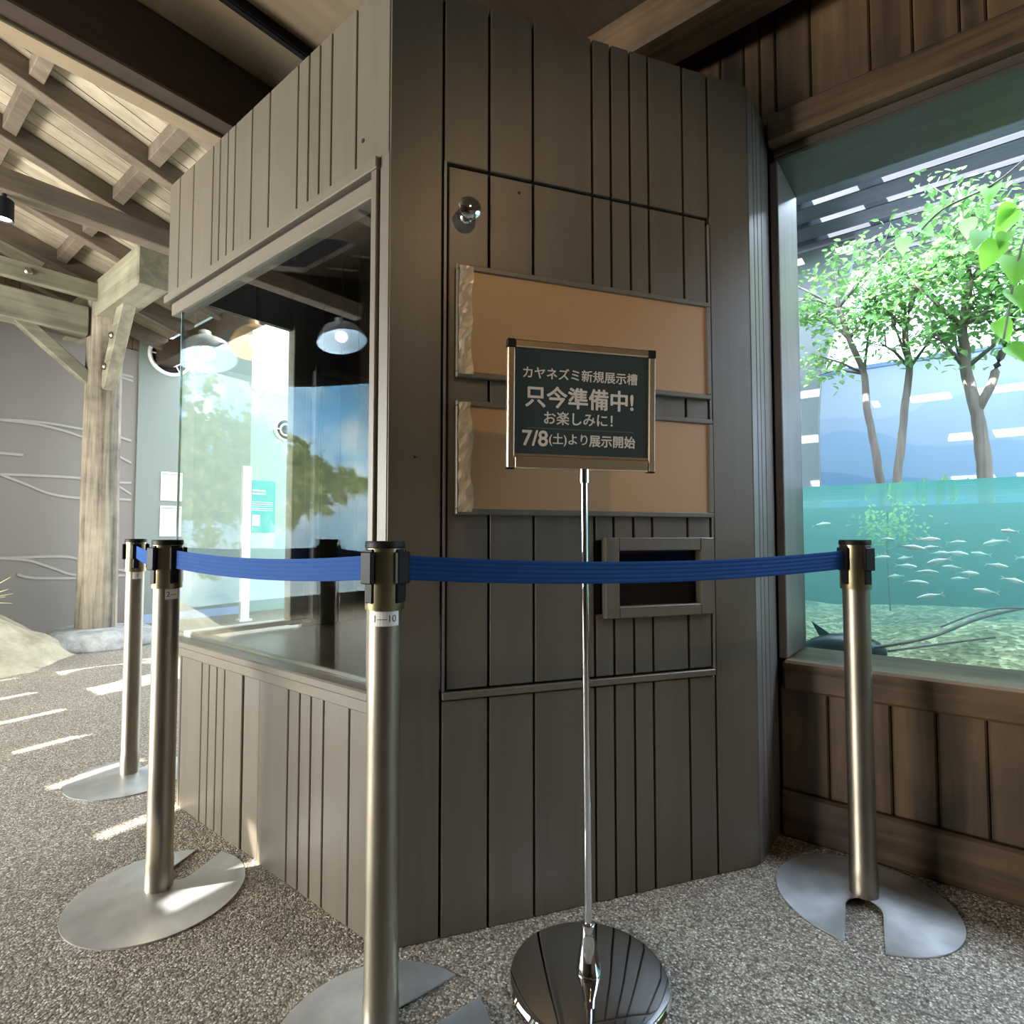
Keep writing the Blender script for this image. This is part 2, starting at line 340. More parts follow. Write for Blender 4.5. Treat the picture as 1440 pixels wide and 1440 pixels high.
def dup(root, loc=None, rz=None):
    r = root.copy(); C.objects.link(r)
    if loc is not None: r.location = loc
    if rz is not None: r.rotation_euler = (0, 0, rz)
    for ch in list(root.children):
        c = ch.copy(); C.objects.link(c); c.parent = r
        for g in list(ch.children):
            d = g.copy(); C.objects.link(d); d.parent = c
    return r
def text(name, body, size, m, parent, mtx, align='CENTER', width=None, bold=0.0, ext=0.0004, local=False):
    cu = bpy.data.curves.new('txt', 'FONT'); cu.body = body; cu.size = size; cu.align_x = align; cu.align_y = 'CENTER'; cu.extrude = ext
    o = bpy.data.objects.new('txt', cu); C.objects.link(o); bpy.context.view_layer.update()
    me = bpy.data.meshes.new_from_object(o.evaluated_get(bpy.context.evaluated_depsgraph_get()))
    xs = [v.co.x for v in me.vertices]; ys = [v.co.y for v in me.vertices]
    bpy.data.objects.remove(o); bpy.data.curves.remove(cu)
    bm = bmesh.new(); bm.from_mesh(me); bpy.data.meshes.remove(me)
    cx, cy = (min(xs) + max(xs)) / 2, (min(ys) + max(ys)) / 2
    sx_ = (width / (max(xs) - min(xs))) if width else 1.0
    bmesh.ops.transform(bm, matrix=mtx @ Matrix.Diagonal((sx_, sx_ if width else 1, 1, 1)) @ Matrix.Translation((-cx, -cy, 0)), verts=bm.verts)
    if bold:   # heavier strokes: the outline repeated around itself
        src = bm.copy(); ax = (mtx.to_3x3() @ Vector((1, 0, 0))).normalized(); ay = (mtx.to_3x3() @ Vector((0, 1, 0))).normalized(); az = (mtx.to_3x3() @ Vector((0, 0, 1))).normalized()
        me2 = bpy.data.meshes.new('tmp'); src.to_mesh(me2); src.free()
        for i in range(6):
            a_ = i * math.pi / 3; n0 = len(bm.verts); bm.from_mesh(me2); bm.verts.ensure_lookup_table()
            bmesh.ops.translate(bm, verts=bm.verts[n0:], vec=ax * bold * math.cos(a_) + ay * bold * math.sin(a_) - az * 0.00003 * (i + 1))
        bpy.data.meshes.remove(me2)
    return obj(name, bm, m, parent, local=local)

# ------------------------------------------------------------------ the setting: floor, tank wall, roof, hall walls
bm = bmesh.new(); box(bm, -14, 5.0, -9, 1.3, -0.2, 0); box(bm, -14, -1.3, 1.3, 6, -0.2, 0)
struct('floor', bm, M_FLOOR)

def wall(name, m=None):
    return name
# tank wall (plane y = 1.10), boards below and above the window
bm = bbox(-1.12, 5.0, 1.155, 1.36, 0, 0.50); box(bm, -1.12, 5.0, 1.155, 1.40, 2.26, 3.2); box(bm, -1.12, 0.585, 1.155, 1.36, 0.5, 2.26)
wt = struct('wall_tank', bm, M_GAP)
gx = [0.575, 0.712, 0.873, 0.978, 1.087, 1.235, 1.36, 1.52, 1.63, 1.78, 1.9, 2.06, 2.2, 2.32, 2.5, 2.64, 2.8, 2.95, 3.1, 3.28, 3.42, 3.6, 3.75, 3.9, 4.1, 4.25, 4.42, 4.6, 4.8, 5.0]
for a, b_ in zip(gx, gx[1:]):
    d = random.uniform(-0.002, 0.002)
    struct('plank', bbox(a + .0015, b_ - .0015, 1.13 + d, 1.156, 0.14, 0.47, bev=.005), M_TANKWOOD, wt)
gu = [-1.1, -.95, -.78, -.6, -.47, -.3, -.15, 0.0, .14, .3, .42, .50] + [0.552, 0.601, 0.706, 0.869, 0.975, 1.083, 1.14] + gx[5:]
for a, b_ in zip(gu, gu[1:]):
    d = random.uniform(-0.002, 0.002)
    struct('plank', bbox(a + .0015, b_ - .0015, 1.13 + d, 1.156, 2.30, 3.1, bev=.005), M_TANKWOOD, wt)
struct('baseboard_tank', bbox(0.575, 5.0, 1.108, 1.155, 0, 0.142, bev=.008), M_TANKWOODX)
t1 = struct('trim_1', bbox(0.588, 5.0, 1.11, 1.40, 0.455, 0.549, bev=.008), M_TANKWOODX, label='wide timber sill under the aquarium window')
t2 = struct('trim_2', bbox(0.588, 5.0, 1.13, 1.40, 2.19, 2.24, bev=.006), M_TANKWOODG, label='grey timber header over the aquarium window')
t2b = struct('header_face', bbox(0.588, 5.0, 1.124, 1.17, 2.20, 2.226, bev=.004), M_TANKWOODG, t2)
t3 = struct('trim_3', bbox(0.578, 5.0, 1.08, 1.155, 2.226, 2.325, bev=.008), M_TANKWOODX, label='brown timber rail above the window header')
t4 = struct('trim_4', bbox(0.575, 0.600, 1.13, 1.40, 0.55, 2.19, bev=.003), M_JAMB, label='weathered wood jamb beside the aquarium glass')
struct('window_1', bbox(0.600, 4.6, 1.382, 1.40, 0.545, 2.20), M_ACRYL)
# right end wall of the hall and wall behind
bm = bmesh.new(); box(bm, 5.0, 5.1, -9, 1.4, 0, 3.2); wr = struct('wall_right', bm, M_TANKWOOD)
bm = bmesh.new(); box(bm, -2.0, 5.0, -5.2, -5.1, 0, 3.2); struct('wall_back', bm, M_TANKWOOD)

# unseen wall and window added as a surround for the left area lamp
wfr = bmesh.new(); box(wfr, -6.0, -5.25, -4.40, -4.28, 0, 4.78); box(wfr, -1.75, -1.17, -4.40, -4.28, 0, 4.78); box(wfr, -5.25, -1.75, -4.40, -4.28, 2.54, 4.78); box(wfr, -5.25, -1.75, -4.40, -4.28, 0, 0.28)
struct('wall_front_added', wfr, M_GABLE)
wn = struct('window_added', bbox(-5.25, -1.75, -4.34, -4.30, 0.28, 2.54), plain('added_pane', srgb(236, 240, 238), 0.3))
for xm in (-5.22, -4.36, -3.5, -2.64, -1.78): struct('mullion', bbox(xm - .035, xm + .035, -4.30, -4.20, 0.28, 2.54), M_DARKBEAM, wn)
for zm in (.31, 1.9, 2.51): struct('transom', bbox(-5.25, -1.75, -4.30, -4.21, zm - .03, zm + .03), M_DARKBEAM, wn)

# flat ceiling near the booth
cl = struct('ceiling', bbox(-1.14, -0.45, -5.2, 1.14, 2.75, 2.83), M_CEIL)
struct('ceiling_dark', bbox(-0.45, 5.1, -5.2, 1.14, 2.75, 2.83), M_DARKBEAM)
b1 = struct('ceiling_beam', bbox(-1.16, -1.075, -5.2, 0.42, 2.50, 2.75, bev=.006), M_DARKBEAM, cl)
bm = bbox(-1.24, -1.163, -5.2, 0.30, 2.49, 2.545, bev=.004); struct('soffit_board', bm, M_CEIL, cl)
struct('ceiling_beam', bbox(-1.14, 5.0, 0.86, 1.02, 2.60, 2.75, bev=.01), M_TANKWOODX, cl)
for y in (-.6, -2.2): struct('ceiling_beam', bbox(-1.07, 5.0, y - .08, y + .08, 2.66, 2.75, bev=.01), M_DARKBEAM, cl) if y < -2 else None
struct('fascia', bbox(-1.16, -1.10, -5.2, 1.36, 2.75, 5.0), M_DARKBEAM, cl)
tr = thing('light_track', 'black lighting track fixed along the plain ceiling', 'light track', (-0.80, -0.6, 2.74))
obj('rail', bbox(-0.83, -0.79, -1.9, 0.7, 2.715, 2.752, bev=.003), M_BLACK, tr)
obj('slot', bbox(-0.817, -0.803, -1.88, 0.69, 2.712, 2.716), M_GAP, tr)

# sloped timber roof of the hall: z = 3.55 - 0.29 y
def rz_(y): return 3.55 - 0.29 * y
SL = math.atan(-0.29)
def slopebox(x0, x1, y0, y1, d0, d1, bev=0):
    bm = bmesh.new()
    vs = []
    for x in (x0, x1):
        for y in (y0, y1):
            for d in (d0, d1): vs.append(bm.verts.new((x, y, rz_(y) + d)))
    for f in [(0, 1, 3, 2), (4, 6, 7, 5), (0, 4, 5, 1), (2, 3, 7, 6), (0, 2, 6, 4), (1, 5, 7, 3)]: bm.faces.new([vs[i] for i in f])
    if bev: bmesh.ops.bevel(bm, geom=list(bm.edges), offset=bev, segments=1, affect='EDGES')
    return bm
bm = slopebox(-4.7, -1.16, -3.5, 1.62, 0.05, 0.12)
roof = struct('ceiling_roof', bm, M_RAFTER)
struct('roof_panel', slopebox(-9.0, -5.95, -3.5, 1.62, 0.05, 0.12), M_RAFTER, roof)
struct('roof_panel', slopebox(-5.95, -4.7, -2.3, 1.62, 0.05, 0.12), M_RAFTER, roof)
struct('roof_panel', slopebox(-5.95, -4.7, -3.5, -3.3, 0.05, 0.12), M_RAFTER, roof)
# open strip of the roof further back, narrow gaps between its boards let the sun in
x = -9.0
while x < -1.2:
    x1 = min(x + 0.475, -1.16)
    struct('skylight_board', slopebox(x, x1, -3.98, -3.5, 0.05, 0.12), M_RAFTER, roof)
    x += 0.56
struct('upper_roof', slopebox(-9.0, -1.16, -6.5, -3.98, 0.05, 0.12), M_RAFTER, roof)
x = -6.05
while x < -1.25:
    wd = 0.118
    struct('sheathing_board', slopebox(x, x + wd, -1.6, 1.6, 0.03 + random.uniform(0, .004), 0.05), M_ROOFB, roof)
    x += 0.125
for xr in (-2.42, -3.03, -3.70, -4.40, -5.12, -5.8):
    struct('rafter', slopebox(xr - .045, xr + .045, -1.8, 1.6, -0.11, 0.03, .005), M_RAFTER, roof)
rx = [-1.3, -2.42, -3.03, -3.70, -4.40, -5.12, -5.8]
for y in (-.75, -.11, .49, 1.1):
    for a, b_ in zip(rx, rx[1:]):
        struct('blocking', slopebox(b_ + .046, a - .046, y - .035, y + .035, -0.06, 0.029, .004), M_RAFTER, roof)
struct('eave_beam', bbox(-6.0, -1.2, 1.55, 1.72, 2.86, 3.05, bev=.008), M_DARKBEAM, roof)
tb = thing('tie_beam', 'dark horizontal tie beam running below the sloped roof', 'beam', (-3.47, 0, 3.02))
obj('timber', bbox(-3.53, -3.41, -2.4, 1.55, 3.03, 3.17, bev=.006), M_RAFTER, tb)
# far walls of the hall
ww = struct('wall_left', bbox(-6.15, -6.0, -6.5, 1.40, 0, 2.98), M_WALLWAVE, label='grey painted wall with thin white wave lines')
waves = [[(-0.015, 1.991), (0.272, 2.037), (0.587, 2.06), (0.902, 2.044), (1.118, 2.031), (1.348, 1.979)], [(0.272, 2.037), (0.587, 2.032), (0.905, 1.964), (1.123, 1.858), (1.354, 1.739)],
 [(-0.006, 1.716), (0.282, 1.724), (0.451, 1.723)], [(0.0, 1.499), (0.287, 1.524), (0.601, 1.537), (0.886, 1.539), (1.132, 1.521), (1.36, 1.523)],
 [(0.287, 1.524), (0.469, 1.45), (0.661, 1.366), (0.892, 1.336), (1.137, 1.342), (1.364, 1.339)], [(1.131, 1.559), (1.249, 1.477), (1.363, 1.4)],
 [(0.023, 0.749), (0.311, 0.741), (0.624, 0.746), (0.821, 0.74), (0.969, 0.693), (1.155, 0.627), (1.364, 0.565)], [(0.311, 0.741), (0.517, 0.714), (0.71, 0.631), (0.913, 0.551), (1.372, 0.527)],
 [(0.442, 0.582), (0.575, 0.541), (0.914, 0.522)], [(1.165, 2.693), (1.351, 2.68)], [(1.133, 2.678), (1.352, 2.634)]]
def catmull(P, n=6):
    out = []
    for i in range(len(P) - 1):
        p0, p1, p2, p3 = P[max(i - 1, 0)], P[i], P[i + 1], P[min(i + 2, len(P) - 1)]
        for k in range(n):
            t = k / n
            out.append(tuple(0.5 * (2 * p1[j] + (p2[j] - p0[j]) * t + (2 * p0[j] - 5 * p1[j] + 4 * p2[j] - p3[j]) * t * t + (3 * p1[j] - p0[j] - 3 * p2[j] + p3[j]) * t ** 3) for j in range(len(p1))))
    out.append(tuple(P[-1])); return out
for iw, wv in enumerate(waves):
    ox = -.0009 * iw
    pts = catmull(wv); bm = bmesh.new(); h = 0.012
    fr = []
    for y, z in pts:
        fr.append([bm.verts.new((-6.01, y, z - h)), bm.verts.new((-5.986 + ox, y, z - h)), bm.verts.new((-5.986 + ox, y, z + h)), bm.verts.new((-6.01, y, z + h))])
    for a, b_ in zip(fr, fr[1:]):
        for k in range(4): bm.faces.new([a[k], a[(k + 1) % 4], b_[(k + 1) % 4], b_[k]])
    bm.faces.new(fr[0][::-1]); bm.faces.new(fr[-1])
    struct('wave_line', bm, M_WAVELINE, ww)
struct('wall_left_gable', bbox(-6.15, -6.02, -6.5, 1.5, 2.98, 5.6), M_GAP)
gw = bpy.data.objects['wall_left_gable']
y = -1.6
while y < 1.5:
    wd = random.uniform(.09, .16); struct('plank', bbox(-6.03, -6.0, y, y + wd - .006, 2.99, rz_(y + wd) + .03), M_GABLE, gw); y += wd
struct('wall_far', bbox(-6.12, -5.98, 1.40, 2.655, 0, 3.95), M_WALLGREEN, label='grey-green painted wall with a round porthole vent')
struct('wall_far_pale', bbox(-6.14, -6.0, 2.655, 5.5, 0, 2.83), M_WALLLIGHT, label='pale green wall with a turquoise poster')
struct('baseboard_far', bbox(-5.978, -5.95, 1.40, 2.65, 0, 0.09), plain('blue_skirting', srgb(150, 168, 196), 0.5))

# ------------------------------------------------------------------ the booth
booth = thing('exhibit_booth', 'grey-brown plank exhibit booth with glass front, centre of the hall', 'booth', (-0.25, 0.45, 0))
md = Vector((0.571, 0.895, 0)); ML = md.length; md.normalize(); mn = Vector((md.y, -md.x, 0))
MM = Matrix(((md.x, mn.x, 0, 0), (md.y, mn.y, 0, 0), (0, 0, 1, 0), (0, 0, 0, 1)))   # (s, outwards, z) -> world
TOP = 2.307
# dark cores behind the planks
bm = bbox(-1.12, 0.0, 0.012, 0.05, 0, 0.55); box(bm, -1.325, 0.0, 0.012, 0.05, 1.87, TOP - .01)
box(bm, 0.01, ML - .01, -0.05, -0.012, 0, 0.56, mtx=MM); box(bm, 0.01, ML - .01, -0.05, -0.012, 1.86, TOP - .01, mtx=MM)
box(bm, 0.01, 0.13, -0.05, -0.012, 0.5, 1.9, mtx=MM); box(bm, .92, ML - .01, -0.05, -0.012, 0.5, 1.9, mtx=MM)
box(bm, 0.530, 0.556, 0.88, 1.13, 0, TOP - .01)
obj('wall_core', bm, M_GAP, booth)
def lp(a, b_, z0, z1, y0=0.0, name='plank', m=M_BOOTH, th=.016, bev=.0022):
    return obj(name, bbox(a + .0025, b_ - .0025, y0, y0 + th, z0, z1, bev=bev), m, booth)
GL = [-1.33, -1.236, -1.115, -.957, -.904, -.847, -.796, -.683, -.573, -.414, -.357, -.303, -.246, -.135, 0.0]
for a, b_ in zip(GL, GL[1:]): lp(a, b_, 1.865, TOP)
GLb = [-1.135, -1.115, -.952, -.899, -.843, -.79, -.673]
for a, b_ in zip(GLb, GLb[1:]): lp(a, b_, 0, 0.54)
lp(-.673, -.573, 0, .54, .004, 'batten', th=.014)
GLc = [-.573, -.412, -.355, -.301, -.243, -.1335, 0.0]
for a, b_ in zip(GLc, GLc[1:]): lp(a, b_, 0, 0.54)
# corner strip beside the window
obj('corner_post', bbox(-.036, 0.0, 0.0, .03, .585, 1.87, bev=.002), M_BOOTH, booth)
obj('window_jamb', bbox(-.064, -.042, -.006, .05, .585, 1.845, bev=.002), M_BOOTH, booth)
obj('window_jamb', bbox(-.043, -.035, .01, .04, .585, 1.86), M_GAP, booth)
obj('window_head', bbox(-1.335, -.036, -.012, .03, 1.838, 1.868, bev=.003), M_BOOTHX, booth)
obj('window_head', bbox(-1.30, -.064, .004, .05, 1.785, 1.832, bev=.003), M_BOOTHX, booth)
obj('head_shadow_gap', bbox(-1.32, -.05, .008, .05, 1.831, 1.84), M_GAP, booth)
obj('ledge', bbox(-1.165, 0.0, -.03, .10, .559, .583, bev=.004), M_BOOTHX, booth)
obj('ledge_rail', bbox(-1.15, 0.0, -.014, .02, .525, .5585, bev=.003), M_BOOTHX, booth)
obj('glazing_bead', bbox(-1.21, -.064, .022, .034, .583, .595, bev=.002), M_BOOTHX, booth)
g1 = obj('glass_pane', bbox(-1.222, -.05, .012, .020, .584, 1.80), M_GLASS, booth)
obj('pane_edge', bbox(-1.226, -1.2225, .012, .020, .584, 1.80), M_GLASSEDGE, g1)
g2 = obj('glass_pane', bbox(-1.135, -1.127, .03, .40, .60, 1.80), M_GLASS, booth)
obj('back_sill', bbox(-1.16, -1.10, .02, .50, .583, .602, bev=.003), M_WHITE, booth)
# left-back side: post, planked lower wall, planked upper wall
obj('side_post', bbox(-1.15, -1.10, .40, .46, .58, 2.29, bev=.003), M_BOOTH, booth)
obj('door_jamb', bbox(-1.095, -1.06, .475, .50, .60, 1.66, bev=.003), M_JAMB, booth)
obj('door_head', bbox(-1.095, -1.06, .475, .80, 1.635, 1.66, bev=.003), M_JAMB, booth)
yy = .46
while yy < 1.09:
    wd = min(random.uniform(.07, .13), 1.095 - yy)
    obj('plank', bbox(-1.14, -1.115, yy + .002, yy + wd - .002, 0, 2.29), M_BOOTH, booth); yy += wd
for a, b_ in zip([.0, .13, .27, .40], [.13, .27, .40, .46]):
    obj('plank', bbox(-1.14, -1.118, a + .02, b_ + .016, 0, .56, bev=.002), M_BOOTH, booth)
obj('plank', bbox(-1.14, -1.118, .02, .46, 1.80, 2.29), M_BOOTH, booth)
# inner floor and lid
bm = bmesh.new(); prism(bm, [(-1.13, .05), (-.02, .05), (.50, .9), (.52, 1.09), (-1.13, 1.09)], .55, .566); obj('inner_floor', bm, wood('inner_floor_wood', srgb(70, 58, 50), srgb(104, 90, 78), 'x', 0.35), booth)
bm = bmesh.new(); prism(bm, [(-1.32, .014), (-.006, .014), (.552, .89), (.556, 1.09), (-1.32, 1.09)], 2.285, 2.297); obj('lid', bm, M_GAP, booth)
# middle face
def mp(a, b_, z0, z1, t=0.0, name='plank', m=M_BOOTH, parent=None, th=.016, bev=.0022):
    return obj(name, bbox(a + .003, b_ - .003, t - th, t, z0, z1, mtx=MM, bev=bev), m, parent or booth)
GM = [.131, .2495, .369, .541, .598, .658, .717, .831, .9185]
mp(-.002, .131, 0, TOP, name='corner_board')
for a, b_ in zip(GM, GM[1:]): mp(a, b_, 1.872, TOP)
for a, b_ in zip(GM, GM[1:]): mp(a, b_, 0, .548)
mp(.9185, ML + .003, 0, TOP, name='corner_board')
obj('door_sill_rail', bbox(.134, .9155, -.016, .006, .551, .5685, mtx=MM, bev=.002), M_BOOTHX, booth)
obj('door_casing', bbox(.1335, .1395, -.02, .003, .57, 1.872, mtx=MM), M_JAMB, booth)
obj('door_casing', bbox(.9115, .9165, -.02, .003, .57, 1.85, mtx=MM), M_JAMB, booth)
# door with its planks
door = obj('door', bbox(.142, .909, -.05, -.016, .572, 1.862, mtx=MM), M_GAP, booth, label='planked access door in the booth face')
GD = [.142] + GM[1:-1] + [.909]
segs = [(0.574, 1.862)]
for i, (a, b_) in enumerate(zip(GD, GD[1:])):
    if a < .56 or True:
        # columns crossed by the little window are split above and below it
        if a >= .54 and b_ <= .91:
            mp(a, b_, .574, .735, parent=door); mp(a, b_, .93, 1.862, parent=door)
        else: mp(a, b_, .574, 1.862, parent=door)
# tan notice panels
def panel(z0, z1, s0, s1):
    fr = bmesh.new(); w_ = .014
    box(fr, s0, s1, 0, .016, z0, z0 + w_, mtx=MM, bev=.002); box(fr, s0, s1, 0, .016, z1 - w_, z1, mtx=MM, bev=.002)
    box(fr, s0, s0 + w_, 0, .016, z0 + w_, z1 - w_, mtx=MM, bev=.002); box(fr, s1 - w_, s1, 0, .016, z0 + w_, z1 - w_, mtx=MM, bev=.002)
    p = obj('notice_panel', bbox(s0 + w_, s1 - w_, .0, .010, z0 + w_, z1 - w_, mtx=MM), M_TAN, door, label='blank tan notice panel')
    obj('panel_frame', fr, M_BOOTHX, door)
    # crumpled clear tape down the left edge
    bm = bmesh.new(); nz, ns = 26, 5; g = []
    for i in range(nz):
        z = z0 + .006 + (z1 - z0 - .012) * i / (nz - 1); row = []
        for j in range(ns):
            wv = .034 + .010 * noise.noise(Vector((z * 14, z0 * 7, 3)))
            s = s0 + .004 + wv * j / (ns - 1) + .004 * noise.noise(Vector((z * 30, j * 2.0, z0)))
            t = .0185 + .0055 * noise.noise(Vector((z * 40, j * 1.7, z0 * 3))) + .002
            row.append(bm.verts.new(MM @ Vector((s, t, z))))
        g.append(row)
    for i in range(nz - 1):
        for j in range(ns - 1): bm.faces.new([g[i][j], g[i][j + 1], g[i + 1][j + 1], g[i + 1][j]])
    obj('crumpled_tape', bm, M_TAPE, p, label='crumpled translucent tape along the panel edge')
    return p
panel(1.331, 1.612, .163, .908)
panel(.994, 1.274, .163, .910)
# little viewing window
wf = bmesh.new(); s0, s1, z0, z1 = .564, .905, .725, .938; a_, b2, c_, d_ = .605, .861, .755, .903
box(wf, s0, a_, -.01, .018, z0, z1, mtx=MM, bev=.002); box(wf, b2, s1, -.01, .018, z0, z1, mtx=MM, bev=.002)
box(wf, a_, b2, -.01, .018, z0, c_, mtx=MM, bev=.002); box(wf, a_, b2, -.01, .018, d_, z1, mtx=MM, bev=.002)
vw = obj('viewing_window_frame', wf, M_BOOTH, door, label='small dark viewing window in the door')
nb_ = bmesh.new(); box(nb_, a_, b2, -.0155, -.012, c_, d_, mtx=MM); obj('dark_opening', nb_, plain('dark_pane', (0.006, 0.004, 0.005, 1), 0.08), vw)
# knob
kb = bmesh.new(); lathe(kb, [(.024, 0), (.024, .004), (.014, .007), (.013, .014), (.022, .020), (.0285, .030), (.0285, .036), (.023, .043), (.012, .0465), (0, .047)], seg=28)
bmesh.ops.transform(kb, matrix=MM @ Matrix.Translation((.190, 0, 1.744)) @ Matrix.Rotation(R(-90), 4, 'X'), verts=kb.verts)
obj('door_knob', kb, M_CHROME, door, smooth=True, label='round chrome door knob')
# narrow right-hand face (x = 0.571)
for a, b_ in zip([.897, .952, .990, 1.035], [.952, .990, 1.035, 1.128]):
    obj('plank', bbox(.555, .571, a + .002, b_ - .002, 0, TOP, bev=.002), M_JAMB, booth)
# screw holes
for (s, z) in ((.33, 1.83),):
    k = bmesh.new(); lathe(k, [(.004, 0), (.004, .0012), (0, .0012)], seg=10); bmesh.ops.transform(k, matrix=MM @ Matrix.Translation((s, 0, z)) @ Matrix.Rotation(R(-90), 4, 'X'), verts=k.verts); obj('screw', k, M_GAP, booth)
k = bmesh.new(); lathe(k, [(.006, 0), (.006, .0012), (0, .0012)], seg=12); bmesh.ops.transform(k, matrix=Matrix.Translation((-.105, 0, 1.94)) @ Matrix.Rotation(R(90), 4, 'X'), verts=k.verts); obj('plugged_hole', k, M_GAP, booth)
k = bmesh.new(); lathe(k, [(.005, 0), (.005, .0012), (0, .0012)], seg=3); bmesh.ops.transform(k, matrix=MM @ Matrix.Translation((.065, 0, 1.13)) @ Matrix.Rotation(R(-90), 4, 'X'), verts=k.verts); obj('chip', k, M_GAP, booth)

# ------------------------------------------------------------------ barrier posts and belts
PH = .932
def ang(v_): return math.degrees(math.atan2(v_.y, v_.x))
camxy = Vector((1.061, -.854, 0))
def stanchion(label, loc, notch_dir, head_dir, number, ndir):
    """built around the origin; notch_dir / head_dir in degrees"""
    t = thing('barrier_post', label, 'barrier post', loc, 0, 'belt barrier posts')
    # dished round plate with a U-shaped notch
    Rr, hw, cs = .207, .040, .066; a0 = R(notch_dir)
    al = math.asin(hw / Rr); poly = []
    rim = [(Rr * math.cos(a0 + al + (2 * math.pi - 2 * al) * i / 56), Rr * math.sin(a0 + al + (2 * math.pi - 2 * al) * i / 56)) for i in range(57)]
    ca, sa = math.cos(a0), math.sin(a0)
    def L(u, v_): return (u * ca - v_ * sa, u * sa + v_ * ca)
    inner = []
    m_ = 57
    # inner edge: mirrors the rim point count; follows the notch
    path = [L(Rr * math.cos(al), hw)] + [L(.15 - .02 * i, hw) for i in range(5)] + [L(cs - (.040) * math.sin(q), .040 * math.cos(q)) for q in [k * math.pi / 16 for k in range(17)]] + [L(.07 + .02 * i, -hw) for i in range(5)] + [L(Rr * math.cos(al), -hw)]
    bm = bmesh.new()
    def zt(x, y_):
        r = math.hypot(x, y_); return .004 + .020 * max(0, 1 - r / Rr) ** 1.6
    # triangulated top by rings that stay out of the notch
    nr = 14; na_ = 72
    def innotch(x, y_):
        u = x * ca + y_ * sa; v_ = -x * sa + y_ * ca
        if u < cs: return math.hypot(u - cs, v_) < .040
        return abs(v_) < hw
    outline = rim + path[::-1][1:-1]
    vs = [bm.verts.new((x, y_, 0)) for x, y_ in outline]
    f = bm.faces.new(vs); bm.normal_update()
    bmesh.ops.triangulate(bm, faces=[f])
    for _ in range(3): bmesh.ops.subdivide_edges(bm, edges=[e for e in bm.edges if e.calc_length() > .035], cuts=1, use_grid_fill=False); bmesh.ops.triangulate(bm, faces=bm.faces[:])
    bmesh.ops.delete(bm, geom=[f_ for f_ in bm.faces if innotch(*(f_.calc_center_median()[:2]))], context='FACES')
    for v_ in bm.verts: v_.co.z = zt(v_.co.x, v_.co.y)
    ex = bmesh.ops.extrude_face_region(bm, geom=bm.faces[:])
    for v_ in [g for g in ex['geom'] if isinstance(g, bmesh.types.BMVert)]: v_.co.z -= .0035
    obj('base_plate', bm, M_PLATE, t, smooth=True, local=True, label='round brushed steel base plate with a notch')
    k = bmesh.new(); lathe(k, [(.0332, .018), (.0332, .090), (.0317, .093), (.0317, .812), (.0317, .813)], seg=36); obj('post_tube', k, M_STEEL, t, smooth=True, local=True)
    k = bmesh.new(); lathe(k, [(.0365, .803), (.0370, .806), (.0370, .918), (.036, .919)], seg=36); hd = obj('post_head', k, M_HEAD, t, smooth=True, local=True)
    k = bmesh.new(); lathe(k, [(.036, .9185), (.0378, .920), (.0378, .929), (.0365, .932), (0, .932)], seg=36); obj('cap', k, M_BLACK, t, smooth=True, local=True)
    for q in head_dir:
        m = Matrix.Rotation(R(ang(camxy - Vector(loc)) + q), 4, 'Z')
        bm = bmesh.new(); box(bm, .030, .0385, -.012, .012, .815, .918, mtx=m, bev=.003); obj('belt_slot', bm, M_BLACK, hd, local=True)
        bm = bmesh.new(); box(bm, .036, .0455, -.016, .016, .852, .912, mtx=m, bev=.002); obj('cassette', bm, M_BLACK, hd, local=True)
    if not number: return t
    # number sticker bent around the tube
    bm = bmesh.new(); rad = .0321; n = 10; sp = R(100) if len(number) > 2 else R(60); g = []
    for i in range(n + 1):
        an = R(ndir) - sp / 2 - 0 + sp * i / n
        g.append([bm.verts.new((rad * math.cos(an), rad * math.sin(an), z)) for z in (.774, .801)] + [bm.verts.new(((rad - .0004) * math.cos(an), (rad - .0004) * math.sin(an), z)) for z in (.774, .801)])
    for a, b_ in zip(g, g[1:]):
        bm.faces.new([a[0], b_[0], b_[1], a[1]]); bm.faces.new([a[2], a[3], b_[3], b_[2]]); bm.faces.new([a[0], a[2], b_[2], b_[0]]); bm.faces.new([a[1], b_[1], b_[3], a[3]])
    lb = obj('number_sticker', bm, M_LABEL, t, local=True, label='white number sticker')
    an = R(ndir)
    mt = Matrix.Translation((0, 0, .788)) @ Matrix.Rotation(an + math.pi / 2, 4, 'Z') @ Matrix.Rotation(R(90), 4, 'X')
    tx = text('printed_number', number.replace('-', '—'), .018, M_INK, lb, mt, width=.042 if len(number) > 2 else None, ext=.0, local=True)
    # wrap the text onto the tube
    bt_ = bmesh.new(); bt_.from_mesh(tx.data)
    for _ in range(3): bmesh.ops.subdivide_edges(bt_, edges=[e for e in bt_.edges if e.calc_length() > .003], cuts=1); bmesh.ops.triangulate(bt_, faces=bt_.faces[:])
    bt_.to_mesh(tx.data); bt_.free()
    for v_ in tx.data.vertices:
        x, y_ = v_.co.x, v_.co.y; s = x * (-math.sin(an)) + y_ * math.cos(an); th = an + s / rad
        v_.co.x = (rad + .0003) * math.cos(th); v_.co.y = (rad + .0003) * math.sin(th)
    return t
PA = Vector((-1.534, -.017, 0)); PB = Vector((-.630, -.233, 0)); PC = Vector((.188, -.153, 0)); PD = Vector((.825, .900, 0))
def ang(v_): return math.degrees(math.atan2(v_.y, v_.x))
